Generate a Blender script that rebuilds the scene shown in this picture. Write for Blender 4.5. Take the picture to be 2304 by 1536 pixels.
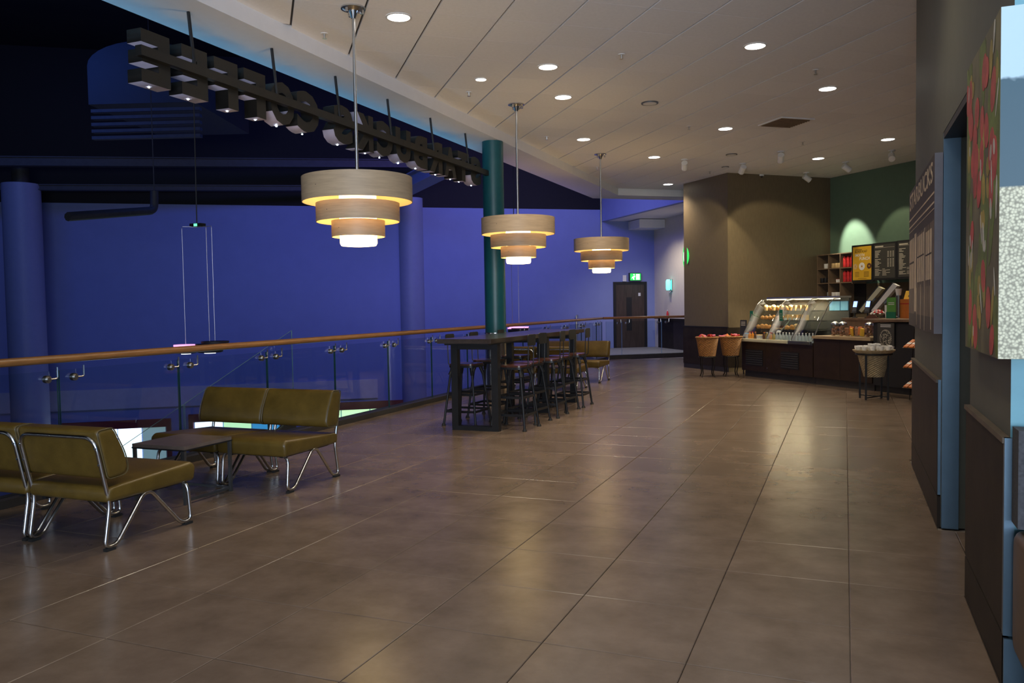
import bpy, bmesh, math, random
from mathutils import Vector, Matrix
R = random.Random(7)
PI = math.pi
for o in list(bpy.data.objects): bpy.data.objects.remove(o, do_unlink=True)
S = bpy.context.scene
COL = S.collection

# ------------------------------------------------------------------ camera
FPX, PITCH, ROLL, YAW, CAMH = 1846.0, .0437, -.0165, .386, 1.416
fw = Vector((-math.sin(YAW)*math.cos(PITCH), math.cos(YAW)*math.cos(PITCH), -math.sin(PITCH)))
rt0 = Vector((math.cos(YAW), math.sin(YAW), 0)); up0 = rt0.cross(fw)
rt = math.cos(ROLL)*rt0 + math.sin(ROLL)*up0
up = -math.sin(ROLL)*rt0 + math.cos(ROLL)*up0
cd = bpy.data.cameras.new('camera'); cam = bpy.data.objects.new('camera', cd); COL.objects.link(cam)
m = Matrix((rt, up, -fw)).transposed().to_4x4(); m.translation = Vector((0, 0, CAMH)); cam.matrix_world = m
cd.sensor_width = 36; cd.lens = 36*FPX/2304; cd.clip_start = .02; cd.clip_end = 200
S.camera = cam
def ray(x, y): return fw + rt*((x-1152)/FPX) - up*((y-768)/FPX)
CP = Vector((0, 0, CAMH))
def onz(x, y, z=0.0):
    d = ray(x, y); return CP + d*((z-CAMH)/d.z)
def atd(x, y, D): return CP + ray(x, y)*D
def project(P):
    d = Vector(P)-CP; z = d.dot(fw)
    if z <= .05: return None
    return (1152+FPX*d.dot(rt)/z, 768-FPX*d.dot(up)/z)

# ------------------------------------------------------------------ light
S.view_settings.view_transform = 'Standard'; S.view_settings.look = 'None'
S.view_settings.gamma = 1; S.view_settings.use_curve_mapping = False
S.view_settings.exposure = 0.0
W = bpy.data.worlds.new('world'); S.world = W; W.use_nodes = True
W.node_tree.nodes['Background'].inputs[0].default_value = (.42, .5, .75, 1)
W.node_tree.nodes['Background'].inputs[1].default_value = .06
def area(name, loc, target, sx, sy, power, col, spread=PI):
    l = bpy.data.lights.new(name, 'AREA'); l.shape = 'RECTANGLE'; l.size = sx; l.size_y = sy
    l.energy = power; l.color = col; l.spread = spread
    o = bpy.data.objects.new(name, l); COL.objects.link(o); o.location = loc
    o.rotation_euler = (Vector(target)-Vector(loc)).to_track_quat('-Z', 'Y').to_euler(); return o
def spot(name, loc, target, power, col, ang, blend=.5, rad=.04):
    l = bpy.data.lights.new(name, 'SPOT'); l.energy = power; l.color = col; l.spot_size = ang; l.spot_blend = blend
    l.shadow_soft_size = rad
    o = bpy.data.objects.new(name, l); COL.objects.link(o); o.location = loc
    o.rotation_euler = (Vector(target)-Vector(loc)).to_track_quat('-Z', 'Y').to_euler(); return o
# added uplight that fills the ceiling, then daylight from glazing behind right
area('ceiling_fill_uplight', (2.0, -5.6, 1.5), (.2, 3.0, 5.4), 7, 2.4, 430, (.78, .87, 1), 1.8)
area('side_glazing_daylight', (5.2, -2.2, 2.0), (-1.5, 5.5, 2.0), 4.0, 3.0, 125, (.26, .56, 1))
# coloured wall washers of the atrium
BLUE = (.05, .17, 1); VIOL = (.30, .22, 1)
area('atrium_wash_light', (-14.5, 9.0, 6.8), (-18.0, 17.6, .8), 4, 1.2, 85, BLUE)
area('atrium_wash_light', (-9.0, 13.5, 6.8), (-12.8, 21.4, .8), 4, 1.2, 105, BLUE)
area('atrium_wash_light', (-7.2, 17.5, 6.0), (-10.5, 23.0, 1.2), 2, 1.0, 170, VIOL)
area('atrium_wash_light', (-6.8, 21.0, 6.0), (-8.3, 24.6, 1.5), 1.5, 1.0, 55, (.55, .55, 1))
area('soffit_strip_light', (-5.52, 7.6, 3.50), (-5.30, 7.6, 3.86), 8.6, .05, 6, (.10, .55, 1), PI*.8)
area('soffit_strip_light', (-5.55, 15.0, 3.40), (-5.25, 15.0, 3.86), 5.5, .05, 1.6, (.35, .30, 1), PI*.8)

# ------------------------------------------------------------------ materials
def mat(name, col, rough=.5, metal=0, spec=.5, noise=0, nscale=8, col2=None, emit=None, estr=0, bump=0, bscale=60, stretch=None, rand=0, coat=0, rnoise=0):
    m = bpy.data.materials.new(name); m.use_nodes = True; nt = m.node_tree; N = nt.nodes; L = nt.links
    b = N['Principled BSDF']
    b.inputs['Base Color'].default_value = (*col, 1); b.inputs['Roughness'].default_value = rough
    b.inputs['Metallic'].default_value = metal; b.inputs['Specular IOR Level'].default_value = spec
    if coat: b.inputs['Coat Weight'].default_value = coat; b.inputs['Coat Roughness'].default_value = .15
    tc = N.new('ShaderNodeTexCoord')
    mp = N.new('ShaderNodeMapping'); L.new(tc.outputs['Object'], mp.inputs[0])
    if stretch: mp.inputs['Scale'].default_value = stretch
    vec = mp.outputs[0]
    if rand:
        oi = N.new('ShaderNodeObjectInfo'); ad = N.new('ShaderNodeVectorMath'); ad.operation = 'ADD'
        ml = N.new('ShaderNodeVectorMath'); ml.operation = 'SCALE'; ml.inputs['Scale'].default_value = 1
        L.new(oi.outputs['Location'], ad.inputs[1]); L.new(vec, ad.inputs[0]); vec = ad.outputs[0]
    last = None
    if noise or col2:
        nz = N.new('ShaderNodeTexNoise'); nz.inputs['Scale'].default_value = nscale; nz.inputs['Detail'].default_value = 6
        nz.inputs['Roughness'].default_value = .62
        L.new(vec, nz.inputs['Vector'])
        rp = N.new('ShaderNodeValToRGB'); rp.color_ramp.elements[0].position = .32; rp.color_ramp.elements[1].position = .70
        c2 = col2 if col2 else tuple(min(1, c*(1+noise)) for c in col)
        c1 = col if col2 else tuple(c*(1-noise) for c in col)
        rp.color_ramp.elements[0].color = (*c1, 1); rp.color_ramp.elements[1].color = (*c2, 1)
        L.new(nz.outputs[0], rp.inputs[0]); last = rp.outputs[0]
        if rnoise:
            mr = N.new('ShaderNodeMapRange'); mr.inputs['To Min'].default_value = rough-rnoise; mr.inputs['To Max'].default_value = rough+rnoise
            L.new(nz.outputs[0], mr.inputs[0]); L.new(mr.outputs[0], b.inputs['Roughness'])
    if rand:
        hs = N.new('ShaderNodeHueSaturation')
        mr = N.new('ShaderNodeMapRange'); mr.inputs['To Min'].default_value = 1-rand; mr.inputs['To Max'].default_value = 1+rand
        L.new(oi.outputs['Random'], mr.inputs[0]); L.new(mr.outputs[0], hs.inputs['Value'])
        if last: L.new(last, hs.inputs['Color'])
        else: hs.inputs['Color'].default_value = (*col, 1)
        last = hs.outputs[0]
    if last: L.new(last, b.inputs['Base Color'])
    if bump:
        n2 = N.new('ShaderNodeTexNoise'); n2.inputs['Scale'].default_value = bscale; n2.inputs['Detail'].default_value = 4
        L.new(vec, n2.inputs['Vector'])
        bp = N.new('ShaderNodeBump'); bp.inputs['Strength'].default_value = bump; bp.inputs['Distance'].default_value = .005
        L.new(n2.outputs[0], bp.inputs['Height']); L.new(bp.outputs[0], b.inputs['Normal'])
    if emit:
        b.inputs['Emission Color'].default_value = (*emit, 1); b.inputs['Emission Strength'].default_value = estr
    return m
def glass(name, tint=(.86, .94, .92), refl=1.0, rough=.02):
    m = bpy.data.materials.new(name); m.use_nodes = True; nt = m.node_tree; N = nt.nodes; L = nt.links
    N.remove(N['Principled BSDF']); out = N['Material Output']
    t = N.new('ShaderNodeBsdfTransparent'); t.inputs[0].default_value = (*tint, 1)
    g = N.new('ShaderNodeBsdfGlossy'); g.inputs['Roughness'].default_value = rough
    f = N.new('ShaderNodeFresnel'); f.inputs[0].default_value = 1.45
    mu = N.new('ShaderNodeMath'); mu.operation = 'MULTIPLY'; mu.inputs[1].default_value = refl
    mx = N.new('ShaderNodeMixShader')
    ge = N.new('ShaderNodeNewGeometry'); iv = N.new('ShaderNodeMath'); iv.operation = 'SUBTRACT'; iv.inputs[0].default_value = 1; L.new(ge.outputs['Backfacing'], iv.inputs[1])
    m2 = N.new('ShaderNodeMath'); m2.operation = 'MULTIPLY'; L.new(mu.outputs[0], m2.inputs[0]); L.new(iv.outputs[0], m2.inputs[1])
    L.new(f.outputs[0], mu.inputs[0]); L.new(m2.outputs[0], mx.inputs[0]); L.new(t.outputs[0], mx.inputs[1]); L.new(g.outputs[0], mx.inputs[2])
    L.new(mx.outputs[0], out.inputs[0]); return m
M = {}
M['tile'] = mat('floor_tile', (.125, .089, .063), .27, spec=.45, noise=.28, nscale=3.4, col2=(.200, .146, .108), rand=.06)
M['grout'] = mat('grout', (.24, .205, .17), .8, noise=.1)
M['ctile'] = mat('ceiling_tile', (.83, .82, .83), .9, noise=.03, nscale=30, rand=.02, bump=.05, bscale=200)
M['cgrid'] = mat('ceiling_grid', (.07, .066, .066), .8)
M['soffit'] = mat('soffit_paint', (.72, .71, .72), .8, noise=.02)
M['blue_wall'] = mat('atrium_wall_paint', (.23, .28, .53), .85, noise=.03, nscale=2)
M['black_wall'] = mat('black_paint', (.0045, .004, .005), .8, noise=.2)
M['dark_steel'] = mat('dark_steel', (.03, .03, .036), .6, noise=.2)
M['duct'] = mat('duct_metal', (.014, .012, .012), .6, noise=.2, nscale=2)
M['beige'] = mat('beige_paint', (.62, .57, .48), .85, noise=.03)
M['brown'] = mat('brown_vinyl', (.150, .112, .066), .6, noise=.10, nscale=40, stretch=(1, 1, .2), bump=.1, bscale=150)
M['green'] = mat('green_paint', (.125, .205, .150), .6, noise=.05)
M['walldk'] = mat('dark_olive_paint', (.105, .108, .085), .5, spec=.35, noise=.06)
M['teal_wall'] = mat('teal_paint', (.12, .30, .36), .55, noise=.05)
M['wains'] = mat('dark_wainscot', (.026, .018, .013), .6, spec=.25, noise=.35, nscale=5, bump=.05)
M['capwood'] = mat('ledge_wood', (.10, .075, .05), .5, noise=.2)
M['metal_daylit'] = mat('daylit_metal_trim', (.09, .155, .22), .38, metal=.5, noise=.05)  # blue of the daylight on these trims is put into their colour
M['black'] = mat('black_door', (.012, .012, .014), .5, noise=.1)
M['handrail'] = mat('handrail_oak', (.34, .155, .05), .32, noise=.25, nscale=12, stretch=(6, .4, 6), coat=.3)
M['steel'] = mat('brushed_steel', (.55, .55, .54), .28, metal=1, noise=.05, nscale=40)
M['chrome'] = mat('satin_chrome', (.60, .60, .60), .22, metal=1, noise=.04)
M['kerb'] = mat('kerb_dark', (.035, .032, .03), .45, noise=.2)
M['glass'] = glass('balustrade_glass', (.90, .945, .955), 1.5)
M['edge'] = mat('glass_edge', (.02, .07, .075), .15, noise=.1)
M['edgel'] = mat('glass_edge_light', (.25, .42, .45), .15, noise=.1)
M['teal'] = mat('teal_column_paint', (.010, .090, .110), .38, noise=.06)
M['sleeve'] = mat('steel_sleeve', (.62, .58, .52), .25, metal=1, noise=.04)
M['acol'] = mat('atrium_column_paint', (.24, .27, .44), .5, noise=.03)
M['leather'] = mat('olive_leather', (.118, .074, .014), .36, noise=.22, nscale=7, bump=.18, bscale=90, rnoise=.06)
M['welt'] = mat('leather_seam', (.10, .075, .03), .45, noise=.1)
M['rubber'] = mat('black_rubber', (.012, .012, .012), .7, noise=.1)
M['ttop'] = mat('side_table_top', (.15, .115, .095), .35, noise=.2, nscale=9)
M['grey_metal'] = mat('grey_metal', (.16, .17, .18), .35, metal=.8, noise=.08)
M['bartop'] = mat('bar_top_dark_wood', (.035, .024, .019), .25, noise=.3, nscale=6, stretch=(5, .5, 5), coat=.3)
M['blackmetal'] = mat('black_metal', (.018, .019, .022), .45, metal=.3, noise=.15)
M['seatwood'] = mat('seat_wood', (.085, .030, .016), .28, noise=.3, nscale=8, stretch=(1, 6, 1), coat=.3)
M['veneer'] = mat('ash_veneer', (.50, .36, .22), .5, noise=.12, nscale=5, stretch=(1, 1, 12))
M['veneer_in'] = mat('veneer_inner', (.62, .45, .22), .6, noise=.06)
M['diffuser'] = mat('lit_diffuser', (.9, .85, .7), .6, emit=(1, .72, .30), estr=8.5, noise=.02)
M['lens'] = mat('lit_downlight', (1, 1, 1), .5, emit=(1, .95, .86), estr=16, noise=.01)
M['ring'] = mat('white_trim_ring', (.75, .74, .72), .5, noise=.02)
M['led'] = mat('white_led', (1, 1, 1), .5, emit=(.7, .85, 1), estr=30, noise=.01)
M['letter'] = mat('sign_black', (.010, .0095, .0085), .5, noise=.15)
M['letter_lit_under'] = mat('sign_lit_underside', (.45, .40, .50), .5, noise=.08)
M['pinkglow'] = mat('pink_lit_disc', (.8, .5, .7), .5, emit=(1, .35, .75), estr=1.6, noise=.02)
M['wire'] = mat('wire_grey', (.45, .42, .5), .4, metal=.6, noise=.05)
M['shade_dark'] = mat('dark_shade', (.035, .025, .035), .6, noise=.1)
M['greenglow'] = mat('green_lit', (.1, .8, .4), .5, emit=(.15, 1, .45), estr=1.6, noise=.02)
M['exitgreen'] = mat('exit_green', (.02, .4, .08), .5, emit=(.03, .75, .12), estr=1.1, noise=.02)
M['whiteglow'] = mat('white_lit', (1, 1, 1), .5, emit=(.95, 1, .95), estr=2.2, noise=.02)
M['cyan_glow'] = mat('cyan_lit', (.3, 1, .9), .5, emit=(.15, .95, .85), estr=1.6, noise=.02)
M['white'] = mat('white_plastic', (.75, .75, .73), .4, noise=.03)
M['cream'] = mat('cream_rail', (.55, .52, .36), .35, noise=.05)
M['paper'] = mat('paper_white', (.80, .79, .76), .6, noise=.03)
M['wicker'] = mat('wicker', (.34, .155, .045), .6, noise=.35, nscale=30)
M['wicker_pale'] = mat('wicker_pale', (.40, .32, .19), .6, noise=.3, nscale=30)
M['iron'] = mat('wrought_iron', (.02, .016, .014), .5, metal=.5, noise=.1)
M['wood_top'] = mat('pale_wood_top', (.35, .245, .135), .45, noise=.2, nscale=8, stretch=(.6, 6, 6))
M['brown_wood'] = mat('brown_wood', (.14, .085, .05), .45, noise=.25, nscale=8)
M['shelfwood'] = mat('shelf_wood', (.20, .135, .085), .5, noise=.2, nscale=6)
M['caseblack'] = mat('case_interior', (.03, .032, .034), .5, noise=.1)
M['wood_case'] = mat('case_front_wood', (.024, .013, .008), .4, noise=.3, nscale=6)
M['pastry'] = mat('golden_pastry', (.60, .30, .08), .55, noise=.35, nscale=40)
M['pastry2'] = mat('pale_pastry', (.68, .47, .22), .6, noise=.25, nscale=40)
M['choc'] = mat('dark_cake', (.12, .05, .025), .6, noise=.3, nscale=30)
M['red'] = mat('red_foil', (.55, .03, .03), .3, noise=.3, nscale=20)
M['pink'] = mat('pink_wrap', (.75, .18, .30), .4, noise=.3, nscale=25)
M['yellow'] = mat('yellow_print', (.72, .42, .03), .5, noise=.05)
M['orange'] = mat('orange_print', (.60, .17, .03), .5, noise=.1)
M['orangejuice'] = mat('orange_drink', (.75, .28, .02), .2, noise=.15)
M['greenprint'] = mat('green_print', (.10, .30, .05), .5, noise=.1)
M['darkgreen'] = mat('dark_green_card', (.008, .16, .085), .5, noise=.05)
M['bottle'] = mat('clear_bottle', (.42, .48, .50), .08, noise=.1, spec=.8)
M['bluelid'] = mat('blue_cap', (.12, .35, .65), .4, noise=.05)
M['slate'] = mat('menu_slate', (.045, .043, .038), .5, noise=.1)
M['ink'] = mat('menu_ink', (.50, .46, .36), .6, noise=.05)
M['inkdark'] = mat('dark_ink', (.05, .03, .01), .6, noise=.05)
M['screen'] = mat('lit_screen', (.2, .3, 1), .3, emit=(.25, .38, 1), estr=2.5, noise=.02)
M['caselight'] = mat('case_lamp', (1, 1, .9), .5, emit=(1, .82, .5), estr=3, noise=.01)
M['tank'] = mat('blue_backlit', (.1, .3, .45), .4, emit=(.05, .2, .32), estr=.28, noise=.1)
M['bag'] = mat('snack_bag', (.35, .18, .10), .3, noise=.6, nscale=14)
M['sepia'] = mat('sepia_dark', (.045, .033, .026), .55, noise=.35, nscale=6)
M['sepia_mid'] = mat('sepia_mid', (.14, .10, .07), .55, noise=.4, nscale=8)
M['sepia_lt'] = mat('sepia_light', (.60, .48, .33), .55, noise=.25, nscale=10)
M['canvas_edge'] = mat('canvas_edge', (.20, .20, .24), .6, noise=.1)
M['leafdk'] = mat('print_undergrowth', (.075, .066, .034), .5, noise=.8, nscale=7, col2=(.24, .21, .10), stretch=(1, 1, .5))
M['cherry'] = mat('print_cherry', (.55, .080, .065), .5, noise=.35, nscale=9)
M['leaf'] = mat('print_leaf', (.15, .20, .035), .5, noise=.5, nscale=7)
M['leafy'] = mat('print_yellow', (.42, .31, .06), .5, noise=.35, nscale=7)
M['petal'] = mat('print_highlight', (.58, .55, .46), .5, noise=.3, nscale=9)
M['fabric'] = mat('charcoal_fabric', (.05, .05, .055), .9, noise=.3, nscale=80)
M['tan'] = mat('tan_leather', (.12, .07, .035), .45, noise=.2)
M['redframe'] = mat('red_frame', (.20, .008, .02), .5, noise=.1)
M['lilac'] = mat('lilac_band', (.48, .47, .58), .8, noise=.05)
M['lowfloor'] = mat('lower_floor', (.10, .10, .12), .4, noise=.2)
M['carpet'] = mat('landing_floor', (.22, .21, .22), .6, noise=.15)
M['doorwood'] = mat('dark_door_wood', (.055, .038, .03), .4, noise=.3, nscale=5, stretch=(5, 5, .6))
def field_mat():
    m = bpy.data.materials.new('print_bean_field'); m.use_nodes = True; N = m.node_tree.nodes; L = m.node_tree.links
    b = N['Principled BSDF']; b.inputs['Roughness'].default_value = .5
    tc = N.new('ShaderNodeTexCoord'); sp = N.new('ShaderNodeSeparateXYZ'); L.new(tc.outputs['Object'], sp.inputs[0])
    vo = N.new('ShaderNodeTexVoronoi'); vo.inputs['Scale'].default_value = 105; L.new(tc.outputs['Object'], vo.inputs['Vector'])
    r1 = N.new('ShaderNodeValToRGB'); r1.color_ramp.elements[0].color = (.62, .60, .42, 1); r1.color_ramp.elements[1].color = (.22, .21, .14, 1)
    r1.color_ramp.elements[0].position = .25; r1.color_ramp.elements[1].position = .75; L.new(vo.outputs['Distance'], r1.inputs[0])
    nz = N.new('ShaderNodeTexNoise'); nz.inputs['Scale'].default_value = 22; L.new(tc.outputs['Object'], nz.inputs['Vector'])
    # 1.2 m tall print, local z 0..1.22: beans to .60, tree to .95, sky above
    def step(z, soft=.004):
        mr = N.new('ShaderNodeMapRange'); mr.inputs['From Min'].default_value = z-soft; mr.inputs['From Max'].default_value = z+soft
        return mr
    s1 = step(.60); L.new(sp.outputs['Z'], s1.inputs[0])
    ad = N.new('ShaderNodeMath'); ad.operation = 'MULTIPLY_ADD'; ad.inputs[1].default_value = .18; L.new(nz.outputs[0], ad.inputs[0]); L.new(sp.outputs['Z'], ad.inputs[2])
    s2 = step(1.06, .02); L.new(ad.outputs[0], s2.inputs[0])
    m1 = N.new('ShaderNodeMix'); m1.data_type = 'RGBA'; m1.inputs[7].default_value = (.02, .07, .10, 1)
    L.new(s1.outputs[0], m1.inputs[0]); L.new(r1.outputs[0], m1.inputs[6])
    m2 = N.new('ShaderNodeMix'); m2.data_type = 'RGBA'; m2.inputs[7].default_value = (.40, .55, .62, 1)
    L.new(s2.outputs[0], m2.inputs[0]); L.new(m1.outputs[2], m2.inputs[6]); L.new(m2.outputs[2], b.inputs['Base Color'])
    return m
M['field'] = field_mat()

# ------------------------------------------------------------------ mesh helpers
class MB:
    def __init__(s): s.v = []; s.f = []; s.mi = []
    def add(s, vs, fs, mi=0):
        k = len(s.v); s.v += [tuple(v) for v in vs]; s.f += [tuple(i+k for i in f) for f in fs]; s.mi += [mi]*len(fs); return s
    def box(s, x0, x1, y0, y1, z0, z1, mi=0):
        vs = [(x, y, z) for z in (z0, z1) for y in (y0, y1) for x in (x0, x1)]
        return s.add(vs, [(0, 2, 3, 1), (4, 5, 7, 6), (0, 1, 5, 4), (2, 6, 7, 3), (0, 4, 6, 2), (1, 3, 7, 5)], mi)
    def prism(s, pts, z0, z1, mi=0, axis='z'):
        n = len(pts)
        def q(p, h): return {'z': (p[0], p[1], h), 'x': (h, p[0], p[1]), 'y': (p[0], h, p[1])}[axis]
        vs = [q(p, z0) for p in pts]+[q(p, z1) for p in pts]
        fs = [tuple(reversed(range(n))), tuple(range(n, 2*n))]+[(i, (i+1) % n, n+(i+1) % n, n+i) for i in range(n)]
        return s.add(vs, fs, mi)
    def lathe(s, prof, n=24, c=(0, 0, 0), mi=0, cap=True, sx=1, sy=1):
        k = len(prof)
        vs = [(c[0]+sx*r*math.cos(2*PI*i/n), c[1]+sy*r*math.sin(2*PI*i/n), c[2]+z) for r, z in prof for i in range(n)]
        fs = [(j*n+i, j*n+(i+1) % n, (j+1)*n+(i+1) % n, (j+1)*n+i) for j in range(k-1) for i in range(n)]
        if cap: fs += [tuple(reversed(range(n))), tuple(range((k-1)*n, k*n))]
        return s.add(vs, fs, mi)
    def tube(s, path, r, n=8, closed=False, mi=0):
        P = [Vector(p) for p in path]; L = len(P); T = []
        for i in range(L):
            a = P[i-1] if (i > 0 or closed) else P[0]; b = P[(i+1) % L] if (i < L-1 or closed) else P[-1]
            t = (b-a); T.append(t.normalized() if t.length > 1e-9 else Vector((0, 0, 1)))
        ref = Vector((0, 0, 1)) if abs(T[0].z) < .9 else Vector((1, 0, 0))
        nr = T[0].cross(ref).normalized(); vs = []
        for i in range(L):
            nr = (nr - T[i]*nr.dot(T[i])).normalized(); bi = T[i].cross(nr)
            vs += [P[i]+nr*(r*math.cos(2*PI*j/n))+bi*(r*math.sin(2*PI*j/n)) for j in range(n)]
        fs = [(i*n+j, i*n+(j+1) % n, ((i+1) % L)*n+(j+1) % n, ((i+1) % L)*n+j) for i in range(L if closed else L-1) for j in range(n)]
        if not closed: fs += [tuple(reversed(range(n))), tuple(range((L-1)*n, L*n))]
        return s.add(vs, fs, mi)
    def bar(s, a, b, w, h=None, mi=0):
        h = h or w; a = Vector(a); b = Vector(b); t = (b-a).normalized()
        rf = Vector((0, 0, 1)) if abs(t.z) < .95 else Vector((0, 1, 0))
        x = t.cross(rf).normalized(); y = x.cross(t).normalized()
        vs = [p+x*sx*w/2+y*sy*h/2 for p in (a, b) for sx, sy in ((-1, -1), (1, -1), (1, 1), (-1, 1))]
        return s.add(vs, [(3, 2, 1, 0), (4, 5, 6, 7), (0, 1, 5, 4), (1, 2, 6, 5), (2, 3, 7, 6), (3, 0, 4, 7)], mi)
    def pad(s, prof, x0, x1, r=.03, seg=4, mi=0):
        """soft cushion: profile (y,z) swept along x, its ends rolled over"""
        cy = sum(p[0] for p in prof)/len(prof); cz = sum(p[1] for p in prof)/len(prof); n = len(prof)
        hy = max(abs(p[0]-cy) for p in prof); hz = max(abs(p[1]-cz) for p in prof); rings = []
        for side in (0, 1):
            st = range(seg+1) if side == 0 else range(seg, -1, -1)
            for k in st:
                a = (PI/2)*k/seg; ins = r*(1-math.sin(a)); xo = r*(1-math.cos(a))
                x = x0+xo if side == 0 else x1-xo
                x = x0+r*(1-math.cos(a)) if side == 0 else x1-r*(1-math.cos(a))
                rings.append((x if False else (x0+r*(1-math.cos(PI/2-a)) if side == 0 else x1-r*(1-math.cos(PI/2-a))), r*(1-math.cos(a)) if False else r*(1-math.sin(a))))
        # x grows from the end inwards while the inset shrinks
        rg = []
        for k in range(seg+1):
            a = (PI/2)*k/seg; rg.append((x0+r*(1-math.cos(a)), r*(1-math.sin(a))))
        for k in range(seg, -1, -1):
            a = (PI/2)*k/seg; rg.append((x1-r*(1-math.cos(a)), r*(1-math.sin(a))))
        vs = []
        for x, ins in rg:
            for y, z in prof: vs.append((x, cy+(y-cy)*(1-ins/hy), cz+(z-cz)*(1-ins/hz)))
        K = len(rg)
        fs = [(j*n+i, j*n+(i+1) % n, (j+1)*n+(i+1) % n, (j+1)*n+i) for j in range(K-1) for i in range(n)]
        fs += [tuple(reversed(range(n))), tuple(range((K-1)*n, K*n))]
        return s.add(vs, fs, mi)
    def ellipsoid(s, c, rx, ry, rz, n=10, k=6, mi=0):
        prof = [(max(.02, math.sin(PI*i/k)), -math.cos(PI*i/k)) for i in range(k+1)]
        vs = [(c[0]+rx*r*math.cos(2*PI*i/n), c[1]+ry*r*math.sin(2*PI*i/n), c[2]+rz*z) for r, z in prof for i in range(n)]
        fs = [(j*n+i, j*n+(i+1) % n, (j+1)*n+(i+1) % n, (j+1)*n+i) for j in range(k) for i in range(n)]
        fs += [tuple(reversed(range(n))), tuple(range(k*n, (k+1)*n))]
        return s.add(vs, fs, mi)
    def mesh(s, name, mats, smooth=0):
        me = bpy.data.meshes.new(name); me.from_pydata(s.v, [], s.f)
        for k in (mats if isinstance(mats, (list, tuple)) else [mats]): me.materials.append(M[k] if isinstance(k, str) else k)
        me.polygons.foreach_set('material_index', s.mi)
        bm = bmesh.new(); bm.from_mesh(me); bmesh.ops.recalc_face_normals(bm, faces=bm.faces); bm.to_mesh(me); bm.free()
        if smooth:
            me.polygons.foreach_set('use_smooth', [True]*len(me.polygons))
            try: me.set_sharp_from_angle(angle=math.radians(smooth))
            except Exception: pass
        me.update(); return me
    def build(s, name, mats, parent=None, smooth=0, loc=None, rz=0):
        return mobj(name, s.mesh(name, mats, smooth), parent, loc, rz)
def mobj(name, me, parent=None, loc=None, rz=0):
    o = bpy.data.objects.new(name, me); COL.objects.link(o); o.parent = parent
    if loc is not None: o.location = loc
    if rz: o.rotation_euler = (0, 0, rz)
    return o
def tag(o, label, cat, group=None):
    o['label'] = label; o['category'] = cat
    if group: o['group'] = group
    return o
def thing(name, label, cat, loc=(0, 0, 0), rz=0, group=None):
    o = bpy.data.objects.new(name, None); COL.objects.link(o); o.location = loc; o.rotation_euler = (0, 0, rz)
    o.empty_display_size = .1
    return tag(o, label, cat, group)
def struct(o, label=None):
    o['kind'] = 'structure'
    if label: o['label'] = label
    return o
def dup(root, loc, rz=0, label=None, group=None):
    def cp(o, par):
        c = o.copy(); COL.objects.link(c); c.parent = par
        for ch in list(o.children): cp(ch, c)
        return c
    r = cp(root, None); r.location = loc; r.rotation_euler = (0, 0, rz)
    if label: r['label'] = label
    if group: r['group'] = group
    return r
def fillet(pts, r, seg=5, closed=False):
    P = [Vector(p) for p in pts]; n = len(P); out = []
    for i in range(n):
        if not closed and i in (0, n-1): out.append(P[i]); continue
        a = P[i-1]; b = P[i]; c = P[(i+1) % n]
        rr = r[i] if isinstance(r, (list, tuple)) else r
        u = (a-b); v = (c-b); d = min(rr, u.length*.48, v.length*.48)
        p = b+u.normalized()*d; q = b+v.normalized()*d
        for k in range(seg+1):
            t = k/seg; out.append(p*(1-t)**2+b*2*t*(1-t)+q*t*t)
    return out
def rect_round(y0, y1, z0, z1, r, seg=4):
    return [(p.x, p.y) for p in fillet([(y0, z0, 0), (y1, z0, 0), (y1, z1, 0), (y0, z1, 0)], r, seg, True)]
def text_mesh(body, w, h, depth, bold=.0, name='text'):
    """letters standing in x-z, facing -y, fitted to w by h with lower left at the origin"""
    cu = bpy.data.curves.new(name, 'FONT'); cu.body = body; cu.size = 1; cu.extrude = .5; cu.offset = bold; cu.resolution_u = 3
    o = bpy.data.objects.new(name, cu); COL.objects.link(o)
    dg = bpy.context.evaluated_depsgraph_get(); me = bpy.data.meshes.new_from_object(o.evaluated_get(dg))
    bpy.data.objects.remove(o, do_unlink=True); bpy.data.curves.remove(cu)
    xs = [v.co.x for v in me.vertices]; ys = [v.co.y for v in me.vertices]
    x0, x1, y0, y1 = min(xs), max(xs), min(ys), max(ys)
    for v in me.vertices:
        x, y, z = v.co; v.co = ((x-x0)/(x1-x0)*w, -z*depth, (y-y0)/(y1-y0)*h)
    me.materials.clear(); me.update(); return me
def clip(poly, a, b, c):
    """keep a*x+b*y<=c"""
    out = []
    for i in range(len(poly)):
        p, q = poly[i], poly[(i+1) % len(poly)]
        dp = a*p[0]+b*p[1]-c; dq = a*q[0]+b*q[1]-c
        if dp <= 0: out.append(p)
        if dp*dq < 0:
            t = dp/(dp-dq); out.append((p[0]+t*(q[0]-p[0]), p[1]+t*(q[1]-p[1])))
    return out
def inframe(P, mg=60):
    q = project(P); return q is not None and -mg < q[0] < 2304+mg and -mg < q[1] < 1536+mg

ORD = ['first', 'second', 'third', 'fourth', 'fifth', 'sixth', 'seventh', 'eighth', 'ninth', 'tenth', 'eleventh', 'twelfth', 'thirteenth', 'fourteenth', 'fifteenth', 'sixteenth', 'seventeenth', 'eighteenth', 'nineteenth', 'twentieth']
_cnt = {}
def nth(key): _cnt[key] = _cnt.get(key, -1)+1; return ORD[_cnt[key]]
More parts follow.
